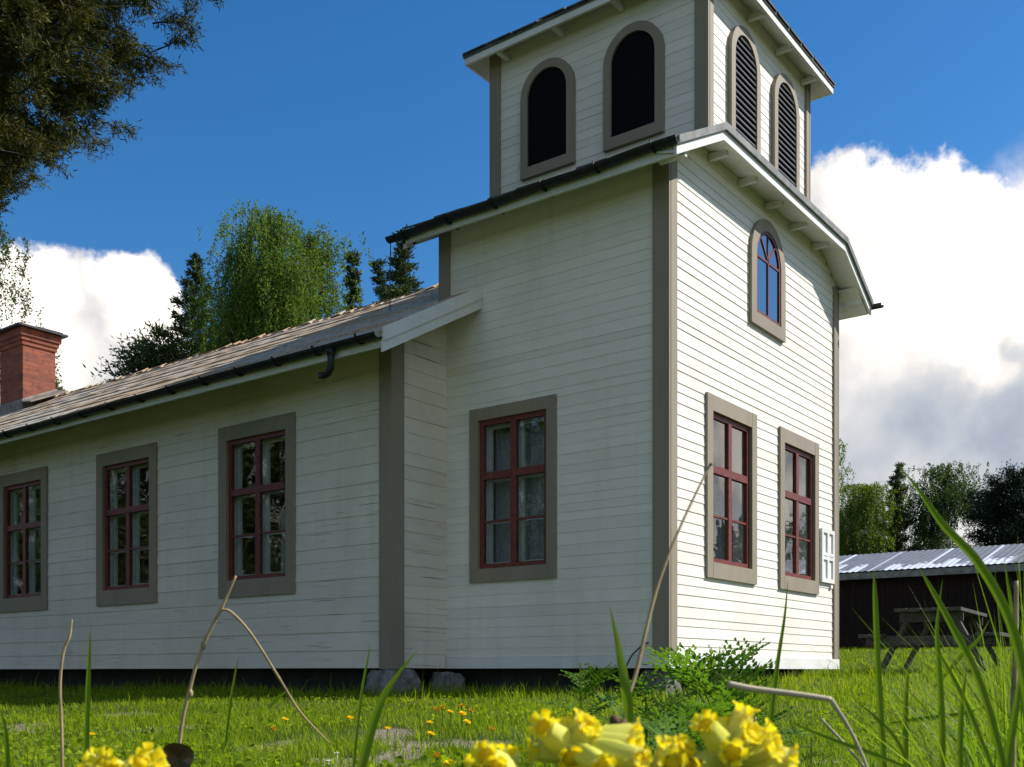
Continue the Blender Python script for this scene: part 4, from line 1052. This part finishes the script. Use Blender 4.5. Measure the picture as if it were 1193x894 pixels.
straw('pale broken straw lying level above the lawn', [[(848, 797, .62, 8), (880, 803, .62, 7.5), (935, 810, .62, 7), (968, 815, .62, 6.5)], [(968, 815, .62, 6), (990, 850, .62, 4.5), (1010, 894, .62, 4), (1030, 960, .62, 4)]], 'dry_pale')
straw('brown upright straw near the picture edge in rank grass', [[(1178, 1040, .8, 8), (1180, 860, .8, 7), (1183, 750, .8, 6), (1184, 677, .8, 5)]])
straw('thin bleached straw lying slanted in the near grass', [[(957, 838, .9, 3.4), (985, 868, .9, 3.2), (1012, 900, .9, 3)]], 'dry_pale')
straw('short dark straw in the lawn in front of the white skirting', [[(880, 835, 1.1, 4), (872, 870, 1.1, 4.2), (866, 930, 1.1, 4.2)]])
blade('green blade standing beside the crooked brown stalk', [(98, 1000, 1.0, 10), (100, 890, 1.0, 9), (102, 810, 1.0, 8), (104, 760, 1.0, 5), (105, 734, 1.0, .4)])
blade('slim green blade before the nave corner board', [(404, 1000, 1.1, 6), (412, 890, 1.1, 5), (421, 810, 1.1, 4.5), (428, 770, 1.1, 3), (431, 750, 1.1, .4)])
blade('wide arching blade before the narrow gable strip', [(398, 1000, .8, 16), (422, 890, .8, 15), (444, 818, .8, 12), (464, 785, .8, 6), (488, 756, .8, .4)])
blade('small blade in the shade under the near nave window', [(262, 870, 1.6, 4), (268, 822, 1.6, 5), (274, 785, 1.6, 3), (278, 766, 1.6, .4)])
blade('short slanting blade in front of the nave corner stone', [(312, 826, 1.6, 4), (322, 815, 1.6, 6), (336, 803, 1.6, .5)])
blade('broad upright blade by the brown withered leaf', [(738, 880, .5, 8), (733, 830, .5, 15), (727, 790, .5, 15), (719, 745, .51, 8), (710, 704, .52, .4)])
blade('narrow blade before the front wall, between the windows below', [(892, 920, 1.0, 7), (897, 850, 1.0, 8), (905, 780, 1.0, 7), (914, 720, 1.0, 4), (918, 676, 1.0, .5)])
blade('straight tall blade before the shed, left of the table', [(1034, 960, .9, 9), (1028, 860, .9, 11), (1023, 770, .9, 10), (1020, 700, .9, 8), (1018, 664, .9, .6)])
blade('long blade arching high over the shed roof', [(1215, 930, .62, 16), (1196, 800, .62, 17), (1176, 720, .62, 16), (1140, 655, .62, 15), (1100, 612, .62, 12), (1070, 570, .62, 6), (1046, 542, .62, .5)])
blade('bright leaning blade crossing in front of the picnic table', [(1182, 960, .7, 10), (1164, 870, .7, 13), (1140, 790, .7, 12), (1110, 730, .7, 11), (1085, 685, .7, 7), (1071, 662, .7, .6)])
blade('upright blade over the middle of the picnic table', [(1098, 960, .85, 9), (1098, 850, .85, 11), (1094, 770, .85, 9), (1092, 730, .85, 6), (1098, 676, .85, .5)])
blade('slim blade at the shed end by the brown straw', [(1196, 800, .9, 7), (1184, 740, .9, 6), (1176, 690, .9, 5), (1170, 650, .9, .5)])
blade('grey-green short blade on the lawn before the table', [(1056, 900, 1.1, 8), (1055, 850, 1.1, 9), (1056, 810, 1.1, 7), (1059, 772, 1.1, .5)])
blade('blade leaning low to the left across the lawn', [(1060, 896, .75, 4), (1020, 880, .75, 8), (980, 866, .75, 7), (940, 850, .75, 4), (916, 838, .75, .5)])
blade('pale folded blade low beside the broken straw', [(1062, 900, .9, 6), (1044, 862, .9, 7), (1020, 836, .9, 5), (995, 815, .9, .5)])
blade('low blade reaching right under the picnic table', [(1037, 843, 1.2, 3), (1075, 838, 1.2, 8), (1120, 832, 1.2, 6), (1153, 822, 1.2, .5)])
blade('dark green blade at the right of the picnic table', [(1122, 960, .9, 9), (1119, 880, .9, 10), (1121, 820, .9, 8), (1126, 780, .9, .5)])
blade('blade reaching up right past the table edge', [(1090, 800, 1.3, 5), (1120, 765, 1.3, 7), (1140, 745, 1.3, 5), (1153, 722, 1.3, .4)])
blade('blade at the lower left picture edge', [(2, 960, .8, 9), (8, 890, .8, 9), (6, 850, .8, 6), (0, 826, .8, .5)])
blade('bushy blade leaning left under the arching one', [(1158, 900, .8, 7), (1130, 830, .8, 9), (1105, 780, .8, 6), (1088, 752, .8, .5)])
blade('broad blade in the corner of the rank grass', [(1170, 960, .75, 12), (1176, 880, .75, 14), (1188, 800, .75, 9), (1190, 752, .75, .5)])

# withered brown leaf on the straw
wl = thing('withered_leaf', 'brown withered leaf bud on a dark stem beside the cowslips', 'leaf', tuple(at(722, 850, .5)))
mb = MB(); c0 = at(727, 846, .5)
for (x1, y1, x2, y2, w_) in [(727, 838, 716, 880, 7), (722, 840, 708, 862, 6), (730, 842, 729, 872, 5), (718, 834, 712, 846, 6)]:
    a, b = at(x1, y1, .5 + rnd.uniform(-.004, .004)), at(x2, y2, .5 + rnd.uniform(-.004, .004)); k = w_*.5/FPX; pts = [a.lerp(b, t) + Vector((0, 0, 0)) for t in (0, .3, .6, 1)]
    mb.tube(pts, [k*.5, k, k*.9, k*.1], 6)
mb.build('leaf', 'dry_brown', wl, True)
mb = MB(); mb.tube([at(727, 846, .5), at(722, 890, .5), at(716, 1010, .5)], [.0009, .0012, .0015], 6); mb.build('stem', 'dry_brown', wl, True)
# reddish round leaf low left
lf = MB(); c_ = at(205, 884, .8); k = 20*.8/FPX
ring = [c_ + RT*(k*1.05*math.cos(t)) + Vector((0, 0, k*.95*math.sin(t))) + FW*(.004*math.sin(3*t)) for t in np.linspace(0, 2*math.pi, 17)[:-1]]
for i in range(16): lf.tri(c_ + FW*.006, ring[i], ring[(i+1) % 16])
lf.tube([c_ - Vector((0, 0, k)), c_ - Vector((0, 0, .16))], .001, 5)
tag(lf.build('round_leaf', simple('reddish_leaf', (.10, .05, .02), .6, .4, 60, c2=(.05, .06, .015)), None, True), 'reddish brown round leaf at the foot of the forked stalk', 'leaf')

# ------------------------------------------------------------------ cowslips
def frame_of(d):
    d = d.normalized(); a = Vector((0, 0, 1)) if abs(d.z) < .9 else Vector((1, 0, 0)); u = d.cross(a).normalized(); return d, u, d.cross(u)
def floret(cal, cor, base, head, L, rr, sz=1.0):
    d, u, v = frame_of(head - base); n = 15
    prof = [(0, .25), (.08, .7), (.25, 1.0), (.55, 1.08), (.8, .95), (1.0, .82)]; Rm = .0044*sz; n0 = len(cal.v); ph = rr.uniform(0, 6)
    for (t, q) in prof:
        for i in range(n):
            a = 2*math.pi*i/n + ph; rib = 1 + .24*abs(math.cos(2.5*a)) - .12; c_ = base + d*(L*t)
            cal.v.append(tuple(c_ + (u*math.cos(a) + v*math.sin(a))*(Rm*q*rib)))
    for j in range(len(prof)-1):
        for i in range(n): cal.f.append((n0+j*n+i, n0+j*n+(i+1) % n, n0+(j+1)*n+(i+1) % n, n0+(j+1)*n+i))
    for i in range(5):             # calyx teeth
        a = 2*math.pi*i/5 + ph; e = base + d*L; s0 = (u*math.cos(a-.45) + v*math.sin(a-.45))*(Rm*.85); s1 = (u*math.cos(a+.45) + v*math.sin(a+.45))*(Rm*.85); s2 = (u*math.cos(a) + v*math.sin(a))*(Rm*.9)
        cal.tri(e + s0, e + s1, e + d*(L*.18) + s2)
    e = base + d*(L*.9); Rc = .0049*sz*rr.uniform(.85, 1.1)
    for i in range(5):             # five notched petals forming a cup
        a = 2*math.pi*(i + .5)/5 + ph; w_ = .50
        rows = [(.0, .0016*sz, .55), (.0030*sz, .0030*sz, .75), (.0052*sz, Rc*.85, 1.0), (.0056*sz, Rc*1.15, .8)]; n0 = len(cor.v)
        for (hh, rr_, ww) in rows:
            for k in (-1, -.4, .4, 1):
                aa = a + k*w_*ww; lift = -.0006*sz*(abs(k) < .5); notch = .0005*sz*(abs(k) < .5 and hh > .006*sz)
                cor.v.append(tuple(e + d*(hh + lift) + (u*math.cos(aa) + v*math.sin(aa))*(rr_ - notch)))
        for j in range(3):
            for k in range(3): q = n0 + j*4 + k; cor.f.append((q, q+1, q+5, q+4))
    cor.tube([e - d*.001, e + d*.0035*sz], [.0018*sz, .0028*sz], 8)
def cowslip(label, cx_, cy_, d, heads, seed, L=.0185, sz=1.0):
    rr = random.Random(seed); c_ = at(cx_, cy_, d + .006); g = gh(c_.x, c_.y)
    t = thing('cowslip', label, 'flower', (c_.x, c_.y, g), 'cowslips flowering close to the camera')
    cal, cor, st = MB(), MB(), MB()
    for (hx, hy, dz) in heads:
        h = at(hx, hy, d + dz); dd = (h - c_); q = dd.length
        dirv = dd.normalized() + Vector((0, 0, -.12)) ; dirv = dirv.normalized(); base = h - dirv*(L + .003)
        st.tube([c_, (c_ + base)/2 + Vector((0, 0, .002)), base], [.0007, .0006, .0007], 6)
        floret(cal, cor, base, h, L*rr.uniform(.92, 1.08), rr, sz)
    foot = Vector((c_.x + rr.uniform(-.01, .01), c_.y + rr.uniform(-.01, .01), g - .01))
    st.tube([c_, (c_*2 + foot)/3 + RT*.006, (c_ + foot*2)/3 + RT*.004, foot], [.0014, .0016, .0018, .0022], 8)
    cal.build('calyx', 'calyx', t, True); cor.build('corolla', 'corolla', t, True); st.build('stem', 'tall_grass', t, True)
    lv = MB()
    for i in range(6):             # basal rosette
        a = i*1.05 + rr.random()*.3; dr_ = Vector((math.cos(a), math.sin(a), .25)).normalized(); sd = Vector((-math.sin(a), math.cos(a), 0)); n0 = len(lv.v)
        for k in range(7):
            f = k/6; w_ = .018*math.sin(math.pi*min(1, f*.85 + .08))*(1 + .1*math.sin(k*5)); p = foot + Vector((0, 0, .014)) + dr_*(.11*f) - Vector((0, 0, .035*f*f)); lv.v += [tuple(p - sd*w_ + Vector((0, 0, .004))), tuple(p), tuple(p + sd*w_ + Vector((0, 0, .004)))]
        for k in range(6):
            q = n0 + 3*k; lv.f += [(q, q+1, q+4, q+3), (q+1, q+2, q+5, q+4)]
    lv.build('leaf', 'tansy', t, True)
    return t
cowslip('big cowslip cluster in the middle below the tower corner', 662, 880, .385, [(628, 842, -.010), (684, 832, .004), (688, 846, -.002), (667, 887, -.010), (744, 853, .006), (741, 868, -.004), (748, 884, -.012), (704, 894, -.016), (712, 858, .010), (652, 836, .008), (615, 876, .004)], 1, .020)
cowslip('small cowslip cluster left of the big middle cluster', 588, 906, .37, [(566, 880, -.01), (546, 879, .006), (594, 874, .008), (578, 897, -.014), (552, 896, -.006)], 2)
cowslip('cowslip cluster squeezed between the two big ones', 772, 905, .39, [(779, 862, .002), (798, 868, -.004), (802, 889, -.012), (768, 884, .006), (784, 890, -.014)], 3)
cowslip('big cowslip cluster right of the brown leaf, highest blooms', 848, 890, .385, [(870, 821, .006), (818, 838, -.006), (838, 842, .008), (876, 840, .002), (881, 852, -.006), (898, 855, .006), (854, 877, -.012), (904, 870, -.004), (923, 883, .004), (806, 894, -.004)], 4, .020)
cowslip('cowslip barely showing at the lower left picture edge', 148, 915, .40, [(117, 886, -.006), (104, 889, .006), (178, 880, -.004), (166, 888, -.012), (188, 892, .004), (128, 897, -.01)], 5)

# ------------------------------------------------------------------ dandelions and daisies in the lawn
def dandelion(label, x, y, h, old=False):
    p = on_ground(x, y, h); g = gh(p.x, p.y); d_ = (p - CAM).dot(FW)
    t = thing('dandelion', label, 'flower', (p.x, p.y, g), 'dandelions flowering in the lawn'); top = Vector((p.x, p.y, g + h)); rr = random.Random(int(x*7 + y))
    st = MB(); st.tube([(p.x, p.y, g - .01), top - Vector((rr.uniform(-.01, .01), 0, h*.4)), top], .0028, 5); st.build('stem', 'tall_grass', t)
    fl = MB(); ax = Vector((rr.uniform(-.4, .2), rr.uniform(-.5, .1), 1)).normalized(); d, u, v = frame_of(ax)
    for ring, (Rr, up, n) in enumerate(((.021, .004, 22), (.016, .009, 18), (.010, .012, 12), (.005, .013, 6))):
        if old: Rr *= .7; up *= 1.5
        for i in range(n):
            a = 2*math.pi*(i + .5*ring)/n + rr.uniform(-.08, .08); e = u*math.cos(a) + v*math.sin(a); s_ = u*-math.sin(a) + v*math.cos(a); L = Rr*rr.uniform(.88, 1.08)
            fl.quad(top + e*.002 - s_*.001, top + e*.002 + s_*.001, top + e*L + d*up + s_*.0024, top + e*L + d*up - s_*.0024)
    fl.build('flower_head', 'dandelion_old' if old else 'dandelion', t)
for (lab, x, y, h, old) in [
    ('yellow dandelion in grass to the right of the forked stalk tip', 332, 839, .05, 0), ('dandelion near the bent stalk end, in the grass', 318, 851, .04, 1),
    ('lone yellow dandelion in the lawn below the nave corner', 408, 837, .05, 0), ('yellow dandelion at the upper edge of the gravel patch', 452, 850, .05, 0),
    ('upper of two bright dandelions right of the gravel', 501, 843, .06, 0), ('lower of two bright dandelions right of the gravel', 502, 856, .05, 0),
    ('small dandelion in the middle of the tall cluster', 524, 830, .10, 0), ('dandelion on a tall stem, second from top of the cluster', 539, 832, .10, 0),
    ('drooping dandelion lowest in the tall cluster', 544, 842, .07, 0), ('faded dandelion at the right end of the cluster', 549, 830, .11, 1),
    ('faded dandelion at the left of the tall cluster', 508, 828, .10, 1), ('faded dandelion beside the leftmost of the tall cluster', 515, 826, .11, 1), ('topmost faded dandelion of the tall cluster', 538, 824, .13, 1),
    ('orange dandelion low above the small cowslip cluster', 573, 851, .05, 1), ('orange dandelion by the lower gravel edge', 509, 884, .05, 1), ('bright dandelion at the bottom picture edge left of cowslips', 524, 891, .05, 0),
    ('bright dandelion at the bottom edge near the pale straws', 1030, 888, .05, 0), ('yellow dandelion in the lawn left of the forked stalk', 107, 857, .04, 0)]:
    dandelion(lab, x, y, h, old)
for (lab, x, y) in [('upper white daisy by the gravel', 393, 878), ('lower white daisy by the gravel', 383, 887), ('white daisy at the bottom picture edge', 336, 893)]:
    p = on_ground(x, y, .03); mb = MB(); c_ = Vector((p.x, p.y, gh(p.x, p.y) + .03))
    for i in range(12):
        a = i*math.pi/6; e = Vector((math.cos(a), math.sin(a), .2)); s_ = Vector((-math.sin(a), math.cos(a), 0)); mb.quad(c_ + e*.003 - s_*.0015, c_ + e*.003 + s_*.0015, c_ + e*.011 + s_*.002, c_ + e*.011 - s_*.002)
    mb.tube([c_ - Vector((0, 0, .035)), c_], .0012, 5)
    tag(mb.build('daisy', 'daisy', None), lab, 'flower', 'daisies in the lawn')

# ------------------------------------------------------------------ feathery-leaved plants near the tower corner
def feather(mb, st, base, d, L, rr, W=.44):
    """a pinnate leaf: toothed leaflets in pairs along a bending midrib"""
    d = Vector(d).normalized(); side = d.cross(Vector((0, 0, 1))).normalized(); up = side.cross(d)
    n = 7; pts = []; W = W * rr.uniform(.9, 1.25)
    for i in range(n+1):
        f = i/n; pts.append(base + d*(L*f) - Vector((0, 0, L*.28*f*f)))
    st.tube(pts, [L*.010*(1 - .7*i/n) for i in range(n+1)], 5)
    for i in range(2, n+1):
        f = i/n; ll = L*W*math.sin(math.pi*(.18 + .80*(1 - f)*.95 + .02)) * (1.0 if f > .3 else .75)
        for s_ in (-1, 1):
            a = (side*s_*.85 + d*.62 + up*rr.uniform(-.25, .3) + d*rr.uniform(-.15, .15)).normalized(); q = pts[i]; wd = L*.026
            b = a.cross(up).normalized()
            for k in range(4):                      # the leaflet is itself cut into teeth
                g0, g1 = k/4, (k + 1)/4; p0 = q + a*(ll*g0); p1 = q + a*(ll*g1); tw = wd*(1.5 - 1.2*g0)*1.25
                m_ = (p0 + p1)/2 + a*ll*.09
                mb.tri(p0, p1, m_ + b*tw - up*.001); mb.tri(p0, p1, m_ - b*tw - up*.001)
    mb.tri(pts[-1] - side*L*.02, pts[-1] + side*L*.02, pts[-1] + d*L*.1)
def feather_plant(label, x, y, d, leaves, h, seed, Ls=(.10, .18), lean=(.3, 1.3), fmin=0.0):
    rr = random.Random(seed); p = at(x, y, d); g = gh(p.x, p.y); t = thing('feathery_plant', label, 'plant', (p.x, p.y, g), 'feathery green weeds by the tower corner'); lv, st = MB(), MB()
    for i in range(leaves):
        a = rr.uniform(0, 2*math.pi); f = fmin + (1 - fmin)*rr.random(); b = Vector((p.x + rr.uniform(-.05, .05)*(1 - fmin), p.y + rr.uniform(-.05, .05)*(1 - fmin), g + h*f*.8)); dirv = Vector((math.cos(a), math.sin(a), rr.uniform(*lean)))
        feather(lv, st, b, dirv, rr.uniform(*Ls), rr)
    st.tube([(p.x, p.y, g - .01), (p.x + .005, p.y, g + h*.5), (p.x, p.y, g + h)], [.004, .0035, .002], 6)
    lv.build('leaf', 'tansy', t); st.build('stem', 'tall_grass', t)
feather_plant('single feathery plant standing before the dark gap under the tower', 676, 783, 2.5, 9, .33, 1, (.09, .13), (.5, 1.6), .72)
feather_plant('feathery weed beside the straw under the tower corner', 752, 783, 2.6, 15, .30, 2, (.13, .21))
feather_plant('dense tall feathery weed below the sunlit corner', 832, 783, 2.5, 26, .31, 3, (.14, .22), (.5, 2.6))
feather_plant('low feathery weed between the two cowslip clusters', 790, 783, 2.3, 16, .20, 4, (.13, .2))
feather_plant('low feathery weed right of the dense tall one', 868, 783, 2.7, 13, .20, 5, (.11, .18))
feather_plant('small feathery weed out on the sunny lawn', 945, 783, 3.6, 12, .10, 6, (.07, .12))
feather_plant('feathery weed nearest the cowslips, below the foundation stone', 768, 783, 2.0, 14, .16, 7, (.11, .18))

# ------------------------------------------------------------------ light
SUN = Vector((1.0, -1.0, 1.32)).normalized()          # towards the sun
el = math.asin(SUN.z)
ld = bpy.data.lights.new('sun', 'SUN'); ld.energy = 3.45; ld.angle = R(.5); ld.color = (1, .97, .92)
lo = bpy.data.objects.new('sun', ld); col.objects.link(lo); lo.rotation_euler = SUN.to_track_quat('Z', 'Y').to_euler(); lo.location = (10, -20, 30)

world = bpy.data.worlds.new('World'); sc.world = world; world.use_nodes = True
nt = world.node_tree; nt.nodes.clear(); L = nt.links
out = N(nt, 'ShaderNodeOutputWorld')
sky = nt.nodes.new('ShaderNodeTexSky'); sky.sky_type = 'NISHITA'; sky.sun_disc = False; sky.sun_elevation = el
sky.sun_rotation = math.atan2(SUN.x, SUN.y); sky.altitude = 300; sky.air_density = 1.0; sky.dust_density = .25; sky.ozone_density = 4.0
hs = N(nt, 'ShaderNodeHueSaturation'); hs.inputs['Saturation'].default_value = 1.29; L.new(sky.outputs[0], hs.inputs['Color'])
bg = N(nt, 'ShaderNodeBackground'); bg.inputs[1].default_value = .072; L.new(hs.outputs[0], bg.inputs[0])
tcw = N(nt, 'ShaderNodeTexCoord')
def math_(op, a, b=None, clamp=False):
    n = N(nt, 'ShaderNodeMath', operation=op); n.use_clamp = clamp
    for i, v in enumerate((a, b)):
        if v is None: continue
        if isinstance(v, (int, float)): n.inputs[i].default_value = v
        else: L.new(v, n.inputs[i])
    return n.outputs[0]
def dirv(x, y): return (at(x, y, 1.0) - CAM).normalized()
wn = N(nt, 'ShaderNodeTexNoise'); wn.inputs['Scale'].default_value = 7; wn.inputs['Detail'].default_value = 5; L.new(tcw.outputs['Generated'], wn.inputs['Vector'])
ws = N(nt, 'ShaderNodeVectorMath', operation='MULTIPLY_ADD'); ws.inputs[1].default_value = (.13, .13, .13); ws.inputs[2].default_value = (-.065, -.065, -.065); L.new(wn.outputs['Color'], ws.inputs[0])
wa = N(nt, 'ShaderNodeVectorMath', operation='ADD'); L.new(tcw.outputs['Generated'], wa.inputs[0]); L.new(ws.outputs[0], wa.inputs[1])
warp = [False]
def blob(c, r):
    n = N(nt, 'ShaderNodeVectorMath', operation='DISTANCE'); L.new(wa.outputs[0] if warp[0] else tcw.outputs['Generated'], n.inputs[0]); n.inputs[1].default_value = c
    mr = N(nt, 'ShaderNodeMapRange'); mr.inputs[1].default_value = r; mr.inputs[2].default_value = 0; mr.inputs[3].default_value = 0; mr.inputs[4].default_value = 1
    L.new(n.outputs['Value'], mr.inputs[0]); return mr.outputs[0]
def field(bl):
    cur = None
    for c, r in bl:
        b = blob(c, r)
        cur = b if cur is None else math_('SMOOTH_MAX', cur, b)
        if cur.node.operation == 'SMOOTH_MAX' if hasattr(cur.node, 'operation') else False: cur.node.inputs[2].default_value = .15
    return cur
def nzw(scale, det, rough=.55, off=0.0):
    mp = N(nt, 'ShaderNodeMapping'); mp.inputs['Location'].default_value = (off, off*.7, off*.3); L.new(tcw.outputs['Generated'], mp.inputs[0])
    n = N(nt, 'ShaderNodeTexNoise'); n.inputs['Scale'].default_value = scale; n.inputs['Detail'].default_value = det; n.inputs['Roughness'].default_value = rough; L.new(mp.outputs[0], n.inputs['Vector']); return n.outputs['Fac']
px = 1/FPX
clouds = [(dirv(x, y), r*px) for x, y, r in [
    (1000, 296, 140), (1078, 300, 145), (1120, 322, 130), (985, 380, 190), (1080, 420, 220), (1180, 470, 190), (1000, 520, 200), (1120, 560, 220), (1230, 330, 120), (1260, 480, 200), (1190, 640, 220), (960, 620, 200), (1290, 600, 260), (1420, 560, 260), (1330, 420, 160), (1600, 560, 300),
    (25, 388, 140), (85, 396, 135), (130, 402, 125), (155, 352, 78), (158, 432, 125), (60, 480, 160), (-50, 400, 150), (-160, 440, 170), (-330, 480, 200), (-40, 560, 200), (200, 520, 120)]]
# the rest of the horizon: low clouds seen only as mirror images and from the side
for a in range(0, 360, 24):
    h = R(a + 5); e = R(7 + 4*math.sin(a*1.7)); v = Vector((math.cos(h)*math.cos(e), math.sin(h)*math.cos(e), math.sin(e)))
    if v.dot(FW) < .55: clouds.append((v, .20 + .06*math.sin(a*3.1)))
for (x_, y_, z_, r_) in ((-.85, .1, .55, .42), (-.6, -.6, .5, .4), (-.3, -.85, .6, .4), (.8, -.6, .16, .26), (.72, -.69, .10, .26), (.9, -.45, .14, .22)): clouds.append((Vector((x_, y_, z_)).normalized(), r_))  # high ones behind the camera: unseen, added to brighten the shaded walls
fld = field(clouds)
big = nzw(9, 10, .58); fine = nzw(26, 8, .6, 3.1)
amp = math_('MULTIPLY', math_('ADD', math_('MULTIPLY', math_('SUBTRACT', big, .5), 1.05), math_('MULTIPLY', math_('SUBTRACT', fine, .5), .5)), math_('MULTIPLY', fld, 5.0, True))
dens = math_('ADD', fld, amp)
mk = N(nt, 'ShaderNodeMapRange'); mk.interpolation_type = 'SMOOTHSTEP'; mk.inputs[1].default_value = .30; mk.inputs[2].default_value = .46; L.new(dens, mk.inputs[0])
# ragged thin veil at the right edge
veil = math_('MULTIPLY', field([(dirv(1215, 250), 110*px), (dirv(1240, 330), 150*px), (dirv(1180, 300), 80*px)]), nzw(14, 8, .65, 7.7))
vm = N(nt, 'ShaderNodeMapRange'); vm.interpolation_type = 'SMOOTHSTEP'; vm.inputs[1].default_value = .12; vm.inputs[2].default_value = .42; vm.inputs[4].default_value = .75; L.new(veil, vm.inputs[0])
mask = math_('MAXIMUM', mk.outputs[0], vm.outputs[0])
# how much sun each part of the cloud catches
warp[0] = True
lit = field([(Vector((.885, -.41, .205)).normalized(), .05), (Vector((.915, -.365, .165)).normalized(), .045)] + [(dirv(x, y), r*px) for x, y, r in [(1080, 225, 80), (995, 205, 50), (1130, 240, 65), (1040, 322, 55), (1110, 365, 75), (1140, 415, 55), (1175, 335, 60), (1000, 315, 35), (40, 335, 60), (156, 338, 52), (176, 392, 42)]])
shade = math_('ADD', math_('MULTIPLY', lit, 1.25), math_('MULTIPLY', math_('SUBTRACT', nzw(6, 8, .55, 1.9), .5), 1.7))
shade = math_('ADD', shade, math_('MULTIPLY', field([(dirv(95, 390), 300*px), (dirv(1120, 330), 160*px)]), .42))
cr = ramp(nt, [(0.0, (.150, .178, .225)), (.25, (.225, .252, .295)), (.55, (.38, .38, .385)), (.9, (.70, .645, .59))], math_('ADD', shade, .36, True))
bc = N(nt, 'ShaderNodeBackground'); bc.inputs[1].default_value = 1.0; L.new(cr.outputs[0], bc.inputs[0])
mxw = N(nt, 'ShaderNodeMixShader'); L.new(mask, mxw.inputs[0]); L.new(bg.outputs[0], mxw.inputs[1]); L.new(bc.outputs[0], mxw.inputs[2]); L.new(mxw.outputs[0], out.inputs[0])

# ------------------------------------------------------------------ camera and colour
cd = bpy.data.cameras.new('camera'); cd.sensor_width = 36; cd.lens = FPX/1193*36; cd.shift_y = (HY - 447)/1193; cd.clip_start = .02; cd.clip_end = 3000
cd.dof.use_dof = True; cd.dof.focus_distance = 7.0; cd.dof.aperture_fstop = 30
co = bpy.data.objects.new('camera', cd); col.objects.link(co); co.location = CAM; co.rotation_euler = (R(90), 0, -math.atan2(FW.x, FW.y)); sc.camera = co
vs = sc.view_settings; vs.view_transform = 'Standard'; vs.look = 'None'; vs.exposure = 1.0; vs.gamma = 1.0; vs.use_curve_mapping = False
sc.cycles.max_bounces = 8; sc.cycles.transparent_max_bounces = 12; sc.cycles.caustics_reflective = False; sc.cycles.caustics_refractive = False
sc.cycles.use_denoising = True
